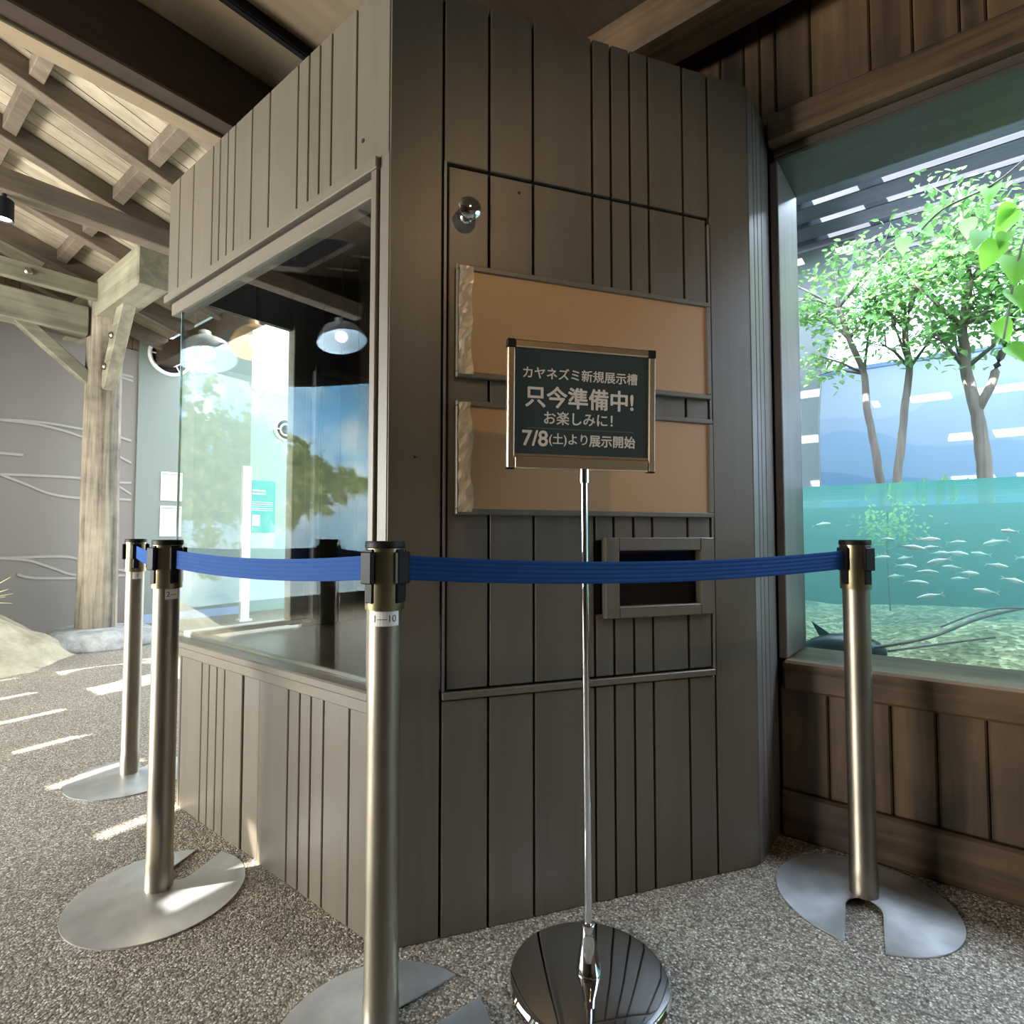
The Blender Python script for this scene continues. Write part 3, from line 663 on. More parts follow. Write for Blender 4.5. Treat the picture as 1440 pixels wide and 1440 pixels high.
# direction vectors in the photo's left/depth frame turned into the scene frame
E1 = Vector((math.cos(R(-38.7)), math.sin(R(-38.7)))); U_ = Vector((math.sin(R(38.7)), math.cos(R(38.7))))
def loc2(a, d): p = Vector((a, d)); return math.degrees(math.atan2(p.dot(U_), p.dot(E1)))
camxy = Vector((1.061, -.854, 0))
stanchion('brushed steel belt post furthest back, left of the booth glass', PA, loc2(-.06, .2), (4.5, 92, 184, -88), '1', ang(camxy - PA) + 14)
stanchion('brushed steel belt post beside the left edge of the booth glass', PB, loc2(.025, .2), (30, -62, 118, 190), '2-', ang(camxy - PB) + 24)
stanchion('brushed steel belt post with 1-10 sticker, in front of the booth corner', PC, loc2(.156, .145), (50, 97, -52, -135), '1-10', ang(camxy - PC) + 3)
stanchion('brushed steel belt post in front of the aquarium window', PD, loc2(-.11, -.18), (-44, 50, 130, 222), '', ang(camxy - PD) + 180)
def belt(label, A, B, sag):
    d = (B - A).normalized(); A2 = A + d * .044; B2 = B - d * .044; nrm = Vector((-d.y, d.x, 0)); bm = bmesh.new(); n = 18; prof = []
    for k in range(21): prof.append((-.024 + .048 * k / 20, .0010 + (.0008 if k % 4 in (1, 2, 3) else 0)))
    ring = [(p[1], p[0]) for p in prof] + [(-p[1], p[0]) for p in prof[::-1]]
    rows = []
    for i in range(n + 1):
        t = i / n; c = A2.lerp(B2, t); c.z = .880 - sag * 4 * t * (1 - t)
        rows.append([bm.verts.new(c + nrm * x + Vector((0, 0, z))) for x, z in ring])
    m = len(ring)
    for a, b_ in zip(rows, rows[1:]):
        for k in range(m): bm.faces.new([a[k], a[(k + 1) % m], b_[(k + 1) % m], b_[k]])
    bm.faces.new(rows[0][::-1]); bm.faces.new(rows[-1])
    tag(obj('barrier_belt', bm, M_BELT, smooth=True), label, 'belt', 'blue retractable belts')
belt('short-looking blue belt between the two leftmost posts', PA, PB, .010)
belt('blue ribbed belt in front of the booth glass', PB, PC, .014)
belt('blue ribbed belt crossing the plank face and sign pole', PC, PD, .020)

# ------------------------------------------------------------------ sign stand
SB = Vector((.407, .222, 0))
sg = thing('sign_stand', 'chrome pole sign stand with dark Japanese notice before the booth', 'sign', SB)
k = bmesh.new(); lathe(k, [(.155, 0), (.168, .002), (.170, .006), (.166, .012), (.150, .0165), (.03, .021), (0, .021)], c=SB, seg=72); obj('base_disc', k, M_CHROME, sg, smooth=True, label='round polished chrome base')
k = bmesh.new(); lathe(k, [(.024, .019), (.026, .022), (.026, .026), (.022, .05), (.0155, .085), (.0145, .1), (.0145, .118), (.010, .120)], c=SB, seg=36); obj('pole_socket', k, M_CHROME, sg, smooth=True)
k = bmesh.new(); tube(k, [SB + Vector((0, 0, .10)), SB + Vector((-.003, -.002, 1.07))], .0082, 20); obj('pole', k, M_CHROME, sg, smooth=True)
k = bmesh.new(); lathe(k, [(.0115, 0), (.0115, .030), (.009, .031)], c=(SB.x - .003, SB.y - .002, 1.058), seg=20); obj('collar', k, M_CHROME, sg, smooth=True)
# sign head: x along the face, z up; slight yaw parallel to the plank face
SC = Vector((.402, .219, 1.2255)); yaw = R(-38.7 + 90 - 76.0 + 38.7)  # filled below
fd = (E1 * math.cos(R(14.0)) + U_ * 0)  # placeholder
right = Vector((.78043, .62524, 0)); fwd = Vector((-.62524, .78043, 0))
sx_dir = (right * math.cos(R(14)) + fwd * math.sin(R(14))).normalized(); sn = Vector((sx_dir.y, -sx_dir.x, 0))
SM = Matrix(((sx_dir.x, sn.x, 0, SC.x), (sx_dir.y, sn.y, 0, SC.y), (0, 0, 1, SC.z), (0, 0, 0, 1))) @ Matrix.Rotation(R(-2), 4, 'X')
hw, hh, rw = .1735, .1385, .0165
for nm, a in (('frame_rail', (-hw + .0, -hw + rw, -.008, .008, -hh, hh - rw)), ('frame_rail', (hw - rw, hw, -.008, .008, -hh, hh - rw)),
              ('frame_rail', (-hw + rw, hw - rw, -.008, .008, hh - rw, hh)), ('frame_rail', (-hw + rw, hw - rw, -.008, .008, -hh, -hh + .026))):
    obj(nm, bbox(*a, mtx=SM, bev=.0025), M_SIGNMETAL, sg)
for s in (-1, 1):
    x0 = -hw if s < 0 else hw - rw
    obj('corner_cap', bbox(x0 - .0005, x0 + rw + .0005, -.0085, .0085, hh - rw, hh + .0005, mtx=SM, bev=.001), M_BLACK, sg)
    obj('corner_foot', bbox(x0, x0 + rw, -.0075, .0075, -hh - .002, -hh + .0005, mtx=SM), M_BLACK, sg)
obj('lower_strip', bbox(-hw + rw, hw - rw, -.004, .006, -hh + .0265, -hh + .032, mtx=SM, bev=.001), M_SIGNMETAL, sg)
bd = obj('notice_board', bbox(-hw + rw, hw - rw, -.003, .003, -hh + .032, hh - rw, mtx=SM), M_SIGNBOARD, sg, label='dark notice board with white Japanese lettering')
def sl(x, z): return SM @ Matrix.Translation((x, .0034, z)) @ Matrix.Rotation(R(90), 4, 'X') @ Matrix.Diagonal((1, 1, 1, 1))
for body, size, x, z, wd, bold in (('カヤネズミ新規展示槽', .03, -.004, .070, .268, .00035), ('只今準備中!', .05, -.006, .019, .252, .0011), ('お楽しみに！', .03, -.010, -.0265, .160, .0004),
                             ('7/8', .034, -.110, -.072, .056, .0009), ('(土)より', .024, -.034, -.0735, .088, .0003), ('展示開始', .03, .070, -.073, .110, .0006)):
    text('lettering', body, size, M_LETTER, bd, sl(x, z), width=wd, bold=bold)
obj('ruled_line', bbox(-.128, .122, .003, .0034, -.0505, -.0497, mtx=SM), plain('grey_rule', srgb(110, 118, 118), 0.5), bd)

# ------------------------------------------------------------------ aquarium
# bank, gravel bed, backdrop
bmk = bbox(-1.2, 5.0, 2.45, 4.1, 0, 1.09); tb_ = tag(obj('planted_bank', bmk, plain('bank_soil', srgb(92, 108, 92), 0.9)), 'soil bank behind the aquarium water', 'bank')
tb_['kind'] = 'structure'
def heightfield(name, x0, x1, y0, y1, nx, ny, fz, m, bottom=None):
    bm = bmesh.new(); g = [[bm.verts.new((x0 + (x1 - x0) * i / nx, y0 + (y1 - y0) * j / ny, fz(x0 + (x1 - x0) * i / nx, y0 + (y1 - y0) * j / ny))) for j in range(ny + 1)] for i in range(nx + 1)]
    for i in range(nx):
        for j in range(ny): bm.faces.new([g[i][j], g[i + 1][j], g[i + 1][j + 1], g[i][j + 1]])
    me_o = obj(name, bm, m, smooth='all'); return me_o
def bedz(x, y):
    t = (y - 1.4) / 1.05
    h = .50 + .10 * t + .09 * math.exp(-((x - 1.35) / .5) ** 2 - ((y - 1.9) / .45) ** 2)
    return h + .035 * noise.noise(Vector((x * 2.2, y * 2.2, 0))) + .012 * noise.noise(Vector((x * 11, y * 11, 2)))
gb = heightfield('gravel_bed', -1.2, 4.6, 1.402, 2.449, 150, 44, bedz, M_GRAVEL); tag(gb, 'mounded gravel and sand bed on the aquarium bottom', 'gravel', kind='stuff')
wbm = bbox(-1.18, 4.59, 1.4015, 2.4485, 0.30, 1.118); wo = obj('tank_water', wbm, M_WATER); tag(wo, 'teal green water filling the aquarium behind the window', 'water', kind='stuff')
# rippled water surface
sm = glassmat('water_surface', 0, tir=1.33)
ntw = sm.node_tree; gln = [n_ for n_ in ntw.nodes if n_.type == 'BSDF_GLOSSY'][0]
vv = coords(ntw, (3, 14, 1)); nn = N(ntw, 'ShaderNodeTexNoise', Scale=2.0, Detail=3.0); ntw.links.new(vv, nn.inputs['Vector'])
bp = N(ntw, 'ShaderNodeBump'); bp.inputs['Strength'].default_value = 0.35; bp.inputs['Distance'].default_value = 0.02; ntw.links.new(nn.outputs['Fac'], bp.inputs['Height']); ntw.links.new(bp.outputs['Normal'], gln.inputs['Normal'])
gln.inputs['Color'].default_value = (0.75, 0.95, 0.92, 1)
bm = bmesh.new(); vs = [bm.verts.new(p) for p in ((-1.18, 1.402, 1.1195), (4.59, 1.402, 1.1195), (4.59, 2.4485, 1.1195), (-1.18, 2.4485, 1.1195))]; bm.faces.new(vs)
tag(obj('water_surface', bm, sm), 'rippled water surface of the aquarium', 'water', kind='stuff')
mw = struct('wall_backdrop', bbox(-1.3, 5.0, 4.0, 4.06, 0.9, 2.17), M_MURAL, label='pale blue painted mountain backdrop behind the trees')
obj('backdrop_cap', bbox(-1.3, 5.0, 3.985, 4.07, 2.171, 2.20), plain('backdrop_cap_blue', srgb(150, 180, 220), 0.5), mw)
# pale side panel with a curved edge
bm = bmesh.new(); prof = [(0, 1.1), (.0, 1.7), (.02, 1.95), (.07, 2.15), (.13, 2.35), (.19, 2.55), (.23, 2.78), (-.9, 2.78), (-.9, 1.1)]
prism(bm, [(x, z) for x, z in prof], 0, .06, mtx=Matrix.Translation((.34, 3.2, 0)) @ Matrix.Rotation(R(90), 4, 'X'))
sp = plain('side_panel_grey', srgb(150, 156, 160), 0.6)
tag(obj('side_screen', bm, sp), 'grey curved screen at the left end of the planted bank', 'screen')
# slatted pergola over the tank
pg = thing('pergola', 'dark slatted pergola roof above the planted aquarium', 'pergola', (1.9, 2.5, 2.8))
M_SLAT = wood('slat_dark', srgb(52, 54, 66), srgb(84, 86, 100), 'x', 0.6, 0.1)
for i in range(10):
    y = 1.52 + .225 * i; obj('slat', bbox(-1.0, 5.0, y, y + .165, 2.80, 2.84, bev=.004), M_SLAT, pg)
for x in (-.8, .35, 1.9, 3.2, 4.6): obj('rafter', bbox(x - .03, x + .03, 1.42, 3.72, 2.845, 2.95), M_SLAT, pg)

for x0, x1 in ((-1.0, .14), (.19, .30), (.60, .70)):  # boards added above the slats to shape sun shafts on the backdrop
    obj('sun_shaper', bbox(x0, x1, 2.42, 3.95, 2.955, 2.98), M_SLAT, pg)

# trees
def leaf_mesh(bm, p, d, up, L, W):
    d = d.normalized(); s = d.cross(up)
    if s.length < 1e-3: s = d.cross(Vector((1, 0, 0)))
    s.normalize(); u = s.cross(d)
    a = bm.verts.new(p); b_ = bm.verts.new(p + d * L * .35 + s * W * .5 + u * L * .05); c = bm.verts.new(p + d * L * .75 + s * W * .32 + u * L * .03); e = bm.verts.new(p + d * L - u * L * .1)
    f = bm.verts.new(p + d * L * .75 - s * W * .32 + u * L * .03); g = bm.verts.new(p + d * L * .35 - s * W * .5 + u * L * .05); h = bm.verts.new(p + d * L * .5 - u * L * .04)
    for tri in ((a, b_, h), (b_, c, h), (c, e, h), (e, f, h), (f, g, h), (g, a, h)): bm.faces.new(tri)
def tree(name, label, trunks, loc, nleaf, crown, leafsize, lm, seedv):
    rnd = random.Random(seedv); t = thing(name, label, 'tree', loc, 0, 'small trees on the planted bank')
    tips = []
    tk = bmesh.new(); br = bmesh.new()
    for path, r0, r1 in trunks:
        pts = catmull([tuple(p) for p in path], 5); n = len(pts)
        pts = [(p[0] + .008 * noise.noise(Vector((p[2] * 9, seedv, 0))), p[1] + .008 * noise.noise(Vector((p[2] * 9, seedv, 5))), p[2]) for p in pts]
        tube(tk, pts, [(r0 + (r1 - r0) * i / (n - 1)) * (1 + .12 * noise.noise(Vector((i * .7, seedv, 0)))) for i in range(n)], 9)
        top = Vector(pts[-1]); mid = Vector(pts[int(n * .6)])
        for base, cnt, ln in ((top, 5, .34), (mid, 3, .26), (Vector(pts[int(n * .8)]), 3, .3)):
            for _ in range(cnt):
                d = Vector((rnd.uniform(-1, 1), rnd.uniform(-.7, .5), rnd.uniform(.0, .9))).normalized()
                l1 = ln * rnd.uniform(.6, 1.1); m1 = base + d * l1 * .5 + Vector((0, 0, .03)); e1 = base + d * l1 + Vector((0, 0, .02 + .05 * rnd.random()))
                tube(br, [base, m1, e1], [r1 * .75, r1 * .5, r1 * .25], 6); tips.append(e1); tips.append(m1)
                for _ in range(3):
                    d2 = (d + Vector((rnd.uniform(-1, 1), rnd.uniform(-1, 1), rnd.uniform(-.5, .6)))).normalized(); e2 = m1.lerp(e1, rnd.random()) + d2 * ln * .45
                    tube(br, [m1.lerp(e1, .6), e2], [r1 * .3, r1 * .12], 5); tips.append(e2)
    obj('trunk', tk, M_BARK, t, smooth='all'); obj('branches', br, M_BARK, t, smooth='all')
    lf = bmesh.new()
    for i in range(nleaf):
        if rnd.random() < .72: p = rnd.choice(tips) + Vector((rnd.gauss(0, .055), rnd.gauss(0, .055), rnd.gauss(0, .045)))
        else:
            c, rr = rnd.choice(crown); v_ = Vector((rnd.gauss(0, 1), rnd.gauss(0, 1), rnd.gauss(0, 1))).normalized() * (rnd.random() ** .4)
            p = Vector((c[0] + v_.x * rr[0], c[1] + v_.y * rr[1], c[2] + v_.z * rr[2]))
        d = Vector((rnd.uniform(-1, 1), rnd.uniform(-1, 1), rnd.uniform(-.9, .3)))
        s = leafsize * rnd.uniform(.6, 1.3); leaf_mesh(lf, p, d, Vector((0, 0, 1)), s, s * .62)
    obj('foliage', lf, lm, t, kind='stuff')
    return t
Y = 2.62
tree('small_tree', 'forked slim tree with two grey trunks nearer the window jamb', [
    ([(.735, Y, 1.05), (.70, Y, 1.35), (.665, Y, 1.62), (.655, Y, 1.80), (.60, Y - .05, 1.98), (.56, Y - .08, 2.15)], .021, .012),
    ([(.770, Y, 1.05), (.80, Y, 1.35), (.83, Y + .02, 1.62), (.85, Y + .03, 1.80), (.84, Y, 2.0), (.90, Y - .03, 2.2)], .021, .012)],
    (.75, Y, 1.05), 2600, [((.62, Y, 2.12), (.26, .25, .16)), ((.88, Y, 2.16), (.26, .25, .18))], .038, M_LEAF, 3)
tree('small_tree', 'single-trunk tree on the bank right of the forked tree', [
    ([(1.135, Y, 1.05), (1.125, Y, 1.35), (1.105, Y, 1.56), (1.075, Y, 1.75), (1.07, Y - .03, 1.95), (1.10, Y - .05, 2.15)], .034, .016),
    ([(1.110, Y, 1.54), (1.16, Y, 1.64), (1.20, Y + .03, 1.78), (1.25, Y + .03, 1.95), (1.32, Y, 2.1)], .022, .011)],
    (1.135, Y, 1.05), 3200, [((1.1, Y, 2.16), (.3, .25, .22)), ((1.35, Y, 2.02), (.25, .25, .28))], .040, M_LEAF, 11)
tree('small_tree', 'leafy tree at the right side of the planted bank', [
    ([(1.9, 2.8, 1.05), (1.88, 2.8, 1.5), (1.8, 2.75, 1.8), (1.7, 2.7, 2.1)], .034, .015)],
    (1.9, 2.8, 1.05), 1800, [((1.7, 2.6, 2.1), (.4, .25, .3))], .042, M_LEAF2, 23)
tree('small_tree', 'far right leafy tree of the planted bank', [
    ([(2.9, 2.8, 1.05), (2.88, 2.8, 1.5), (2.8, 2.75, 1.8), (2.7, 2.7, 2.1)], .034, .015)],
    (2.9, 2.8, 1.05), 600, [((2.8, 2.6, 2.1), (.4, .25, .3))], .06, M_LEAF, 29)
# hanging vine with large leaves, close behind the glass
vn = thing('hanging_vine', 'large-leaved vine hanging near the top of the aquarium window', 'vine', (1.2, 1.9, 2.6))
k = bmesh.new(); tube(k, catmull([(1.55, 1.9, 2.82), (1.38, 1.88, 2.45), (1.2, 1.86, 2.26), (1.02, 1.85, 2.20), (.93, 1.85, 2.12)], 5), .004, 6); tube(k, catmull([(1.62, 1.9, 2.82), (1.42, 1.86, 2.3), (1.26, 1.84, 2.05), (1.18, 1.82, 1.65)], 5), .004, 6)
obj('stem', k, M_BARK, vn)
def heart_leaf(bm, p, d, up, L):
    d = d.normalized(); s_ = d.cross(up).normalized(); u = s_.cross(d); prof = [(0, 0), (-.04, .16), (.02, .33), (.18, .42), (.38, .40), (.58, .31), (.76, .19), (.90, .08), (1, 0)]
    mid_ = []; lft = []; rgt = []
    for t, w_ in prof:
        c = p + d * L * t - u * L * .28 * t * t
        mid_.append(bm.verts.new(c - u * .015 * L)); lft.append(bm.verts.new(c + s_ * w_ * L + u * w_ * L * .35) if w_ else None); rgt.append(bm.verts.new(c - s_ * w_ * L + u * w_ * L * .35) if w_ else None)
    for side in (lft, rgt):
        for i in range(len(prof) - 1):
            q = [mid_[i], side[i], side[i + 1], mid_[i + 1]]; q = [v_ for v_ in q if v_]; bm.faces.new(q)
rnd = random.Random(5)
for (x, y, z, L) in [(.93, 1.85, 2.13, .085), (.98, 1.85, 2.16, .09), (1.06, 1.86, 2.20, .07), (1.13, 1.86, 2.14, .09), (1.17, 1.86, 2.08, .10), (1.20, 1.86, 2.24, .10), (1.26, 1.86, 2.15, .09), (1.30, 1.85, 2.02, .13), (1.34, 1.84, 1.95, .15), (1.33, 1.84, 1.83, .12), (1.28, 1.83, 1.72, .11), (1.31, 1.82, 1.62, .10), (1.35, 1.85, 2.12, .12), (1.42, 1.85, 2.0, .13), (1.24, 1.86, 2.05, .08)]:
    x -= .12 if x > 1.27 else .04
    bm = bmesh.new(); d = Vector((rnd.uniform(-.8, .5), rnd.uniform(-.6, .2), rnd.uniform(-1, -.3))); heart_leaf(bm, Vector((x, y, z)), d, Vector((.2, -1, .5)), L * .8)
    obj('leaf', bm, M_LEAF2 if x > 1.14 else M_LEAF, vn, smooth='all')
# water-margin plant
mpz = thing('margin_plant', 'spiky plant at the water edge between the two trees', 'plant', (.95, 2.46, 1.08))
for i in range(11):
    a = rnd.uniform(-1, 1); bm = bmesh.new(); leaf_mesh(bm, Vector((.93 + .10 * a + rnd.uniform(-.05, .05), 2.47, 1.09)), Vector((a * .7, rnd.uniform(-.1, .4), 1)), Vector((0, -1, .2)), rnd.uniform(.08, .17), .03); obj('blade', bm, M_LEAF, mpz)
# fish
def fish_mesh():
    bm = bmesh.new(); secs = [(-.5, .02, .012), (-.38, .045, .02), (-.15, .115, .05), (.1, .14, .065), (.32, .10, .055), (.46, .045, .03), (.5, .01, .01)]
    rings = [[bm.verts.new((x, w_ * math.sin(q * math.pi / 4), h * math.cos(q * math.pi / 4))) for q in range(8)] for x, h, w_ in secs]
    for a, b_ in zip(rings, rings[1:]):
        for q in range(8): bm.faces.new([a[q], a[(q + 1) % 8], b_[(q + 1) % 8], b_[q]])
    bm.faces.new(rings[0]); bm.faces.new(rings[-1][::-1])
    t_ = [bm.verts.new(p) for p in ((-.47, 0, .02), (-.72, 0, .16), (-.62, .006, 0), (-.72, 0, -.16), (-.47, 0, -.02))]; bm.faces.new(t_)
    d_ = [bm.verts.new(p) for p in ((.12, 0, .135), (-.02, 0, .23), (-.16, 0, .11))]; bm.faces.new(d_)
    bmesh.ops.recalc_face_normals(bm, faces=bm.faces)
    me = bpy.data.meshes.new('fish'); bm.to_mesh(me); bm.free(); me.materials.append(M_FISH)
    for p in me.polygons: p.use_smooth = True
    return me
fm = fish_mesh(); rnd = random.Random(4)
spots = [(.82, .93), (.95, .93), (1.03, .92), (.87, .86), (.95, .90), (1.03, .88), (.97, .85), (.94, .81), (1.01, .83), (1.03, .79), (.80, .86), (.88, .83), (.84, .79), (1.18, .79), (1.09, .88), (1.13, .92), (.94, .72), (.60, .99), (1.14, .84), (1.17, .96), (.98, .88), (.90, .90), (1.06, .81), (.91, .77), (1.10, .75), (1.22, .87)]
for i, (x, z) in enumerate(spots):
    f = bpy.data.objects.new('small_fish', fm); C.objects.link(f); dy = rnd.uniform(-.22, .22)
    t = (1.75 + dy + .854) / (1.75 + .854); f.location = (1.061 + (x - 1.061) * t, 1.75 + dy, .94 + (z - .94) * t)
    s = rnd.uniform(.045, .075); f.scale = (s, s, s); f.rotation_euler = (0, rnd.uniform(-.15, .35), rnd.choice((0, math.pi)) + rnd.uniform(-.5, .5))
    tag(f, 'small silvery fish swimming in the aquarium shoal', 'fish', 'shoal of small fish')
# catfish resting at the front left of the bed
ct = thing('catfish', 'dark rounded fish resting low behind the sill', 'fish', (.66, 1.56, .52))
bm = bmesh.new(); secs = [(-.11, .01, .01), (-.08, .03, .03), (-.03, .05, .05), (.03, .058, .06), (.08, .055, .06), (.12, .04, .05), (.15, .012, .02)]
rings = [[bm.verts.new((.68 + x, 1.52 + w_ * math.sin(q * math.pi / 6), .535 + h * math.cos(q * math.pi / 6))) for q in range(12)] for x, h, w_ in secs]
for a, b_ in zip(rings, rings[1:]):
    for q in range(12): bm.faces.new([a[q], a[(q + 1) % 12], b_[(q + 1) % 12], b_[q]])
bm.faces.new(rings[0]); bm.faces.new(rings[-1]); obj('body', bm, M_CATFISH, ct, smooth='all')
bm = bmesh.new(); vs = [bm.verts.new(p) for p in ((.62, 1.515, .575), (.595, 1.515, .625), (.655, 1.515, .585), (.62, 1.525, .575), (.595, 1.523, .625), (.655, 1.525, .585))]
for f in ((0, 1, 2), (5, 4, 3), (0, 3, 4, 1), (1, 4, 5, 2), (2, 5, 3, 0)): bm.faces.new([vs[i] for i in f])
obj('dorsal_fin', bm, M_CATFISH, ct)
# sunken branches
for i, (lab, pts, r) in enumerate([('long sunken branch curving up the gravel mound', [(.80, 1.46, .56), (.95, 1.55, .60), (1.08, 1.68, .66), (1.22, 1.80, .70)], .006), ('thin sunken branch lying under the longer one', [(.84, 1.45, .555), (.98, 1.52, .585), (1.12, 1.58, .615)], .004), ('bare sunken twig reaching to the right bank', [(.98, 1.62, .63), (1.10, 1.72, .685), (1.20, 1.72, .70), (1.35, 1.70, .69)], .0035)]):
    k = bmesh.new(); tube(k, catmull(pts, 5), r, 7); tag(obj('sunken_branch', k, M_BARK, smooth='all'), lab, 'branch')
# water plant seen below the surface
wp = thing('water_plant', 'pale green bushy water plant just below the surface', 'plant', (.79, 2.1, .9))
k = bmesh.new(); tube(k, [(.79, 2.1, .62), (.785, 2.1, .85), (.79, 2.1, 1.05)], .004, 6); obj('stem', k, M_BARK, wp)
bm = bmesh.new()
for i in range(260):
    p = Vector((.79 + rnd.gauss(0, .06), 2.1 + rnd.gauss(0, .05), .99 + rnd.gauss(0, .05))); p.z = min(p.z, 1.11)
    leaf_mesh(bm, p, Vector((rnd.uniform(-1, 1), rnd.uniform(-1, 1), rnd.uniform(-1, 1))), Vector((0, 0, 1)), .022, .014)
obj('foliage', bm, M_ALGAE, wp, kind='stuff')

# ------------------------------------------------------------------ log column and hall furnishings
lc = thing('log_column', 'tall weathered log column with timber braces on a boulder', 'column', (-4.97, .80, .10))
k = bmesh.new(); rings = []; seg = 28
for i in range(40):
    z = .06 + 3.1 * i / 39; row = []
    for q in range(seg):
        a = q * 2 * math.pi / seg; r = .150 - .018 * i / 39 + .012 * noise.noise(Vector((math.cos(a) * 1.6, math.sin(a) * 1.6, z * .8))) + .006 * noise.noise(Vector((math.cos(a) * 5, math.sin(a) * 5, z * 1.5)))
        row.append(k.verts.new((-4.97 + r * math.cos(a), .80 + r * math.sin(a), z)))
    rings.append(row)
for a, b_ in zip(rings, rings[1:]):
    for q in range(seg): k.faces.new([a[q], a[(q + 1) % seg], b_[(q + 1) % seg], b_[q]])
k.faces.new(rings[-1]); k.faces.new(rings[0][::-1]); obj('log', k, M_LOG, lc, smooth='all')
def bar(p0, p1, w_, h_, bev=.006):
    p0, p1 = Vector(p0), Vector(p1); d = (p1 - p0); L = d.length; q = d.to_track_quat('X', 'Z').to_matrix().to_4x4(); bm = bmesh.new()
    box(bm, 0, L, -w_ / 2, w_ / 2, -h_ / 2, h_ / 2, mtx=Matrix.Translation(p0) @ q, bev=bev); return bm
obj('brace', bar((-4.97, .12, 2.80), (-4.97, .72, 2.30), .09, .10), M_BEAMY, lc)
obj('brace', bar((-4.42, .80, 2.92), (-4.86, .80, 2.26), .10, .13), M_BEAMX, lc)
bt = thing('cross_beam', 'massive weathered beam with sawn end resting on the log column', 'beam', (-4.6, .80, 3.0))
obj('timber', bbox(-5.9, -3.86, .69, .91, 2.88, 3.20, bev=.012), M_BEAMX, bt)
tp = thing('tie_planks', 'pair of bolted tie planks running left from the log column', 'beam', (-4.9, .2, 2.95))
obj('plank', bbox(-4.86, -4.80, -1.1, .93, 3.0, 3.15, bev=.006), M_BEAMY, tp)
obj('timber', bbox(-5.08, -4.90, -1.1, .66, 2.70, 2.96, bev=.01), M_BEAMY, tp)
for y in (.22, .72):
    k = bmesh.new(); lathe(k, [(.03, 0), (.03, .01), (.018, .024), (0, .026)], seg=14); bmesh.ops.transform(k, matrix=Matrix.Translation((-4.80, y, 3.08)) @ Matrix.Rotation(R(90), 4, 'Y'), verts=k.verts); obj('bolt', k, M_STEEL, tp, smooth=True)
for (x, z) in ((-4.60, 2.66), (-4.76, 2.42)):
    k = bmesh.new(); lathe(k, [(.03, 0), (.03, .01), (.018, .024), (0, .026)], seg=14); bmesh.ops.transform(k, matrix=Matrix.Translation((x, .748, z)) @ Matrix.Rotation(R(90), 4, 'X'), verts=k.verts); obj('bolt', k, M_STEEL, lc, smooth=True)
k = bmesh.new(); bmesh.ops.create_icosphere(k, subdivisions=4, radius=1)
for v_ in k.verts:
    p = v_.co.copy(); n_ = 1 + .16 * noise.noise(p * 1.6) + .05 * noise.noise(p * 4)
    v_.co = Vector((-4.93 + p.x * .50 * n_, .82 + p.y * .42 * n_, max(0, .02 + p.z * .19 * n_ if p.z < .55 else .02 + (.55 + (p.z - .55) * .3) * .19 * n_)))
tag(obj('boulder', k, M_STONE, smooth='all'), 'flat grey boulder under the log column', 'stone')
def sandz(x, y):
    r = math.hypot((x + 5.15) / 1.35, (y + .62) / 1.28)
    return max(-.05, .82 * (1 - r) * (1.0 if r < 1 else .3) + (.07 * noise.noise(Vector((x * 1.8, y * 1.8, 1))) + .03 * noise.noise(Vector((x * 6, y * 6, 4)))) * min(1, max(0, 1.15 - r) * 3))
tag(heightfield('sand_mound', -5.95, -3.3, -2.2, 1.0, 90, 100, sandz, M_SAND), 'pale sloping sand mound of the diorama at the left edge', 'sand', kind='stuff')
gt = thing('grass_tuft', 'spiky dry grass tuft on the sand mound', 'grass', (-4.45, -.12, .40))
rnd = random.Random(9)
for i in range(26):
    a = rnd.uniform(0, 6.28); d = Vector((math.cos(a), math.sin(a), rnd.uniform(.3, 1.4))).normalized(); p = Vector((-4.45, -.12, .38)); L = rnd.uniform(.25, .42)
    k = bmesh.new(); tube(k, [p, p + d * L * .5 + Vector((0, 0, .05)), p + d * L], [.005, .004, .001], 4); obj('blade', k, M_GRASS, gt)
# porthole vents
def vent(label, c, r):
    t = thing('porthole_vent', label, 'vent', c); X = Matrix.Translation(c) @ Matrix.Rotation(R(90), 4, 'Y')
    k = bmesh.new(); lathe(k, [(r * .86, 0), (r, .0), (r, .03), (r * .93, .045), (r * .86, .04)], seg=40); k.faces.ensure_lookup_table()
    bmesh.ops.delete(k, geom=[f for f in k.faces if len(f.verts) > 8], context='FACES'); bmesh.ops.transform(k, matrix=X, verts=k.verts); obj('rim', k, M_WHITE, t, smooth=True)
    k = bmesh.new(); lathe(k, [(r * .87, .002), (r * .87, .006), (0, .006)], seg=40); bmesh.ops.transform(k, matrix=X, verts=k.verts); obj('dark_well', k, M_GAP, t)
    k = bmesh.new(); pts = [(r * .5 * math.cos(a * math.pi / 12), r * .5 * math.sin(a * math.pi / 12), .03) for a in range(24)]
    tube(k, pts + [pts[0]], .012, 6, caps=False)
    for a in (30, 150, 270): tube(k, [(r * .5 * math.cos(R(a)), r * .5 * math.sin(R(a)), .03), (r * .9 * math.cos(R(a)), r * .9 * math.sin(R(a)), .03)], .008, 6)
    bmesh.ops.transform(k, matrix=X, verts=k.verts); obj('grille_ring', k, M_WHITE, t, smooth=True)
vent('round white porthole vent high on the grey-green wall', (-5.98, 1.70, 2.99), .225)
vent('smaller porthole vent on the pale wall beyond the booth glass', (-6.0, 3.12, 2.36), .15)
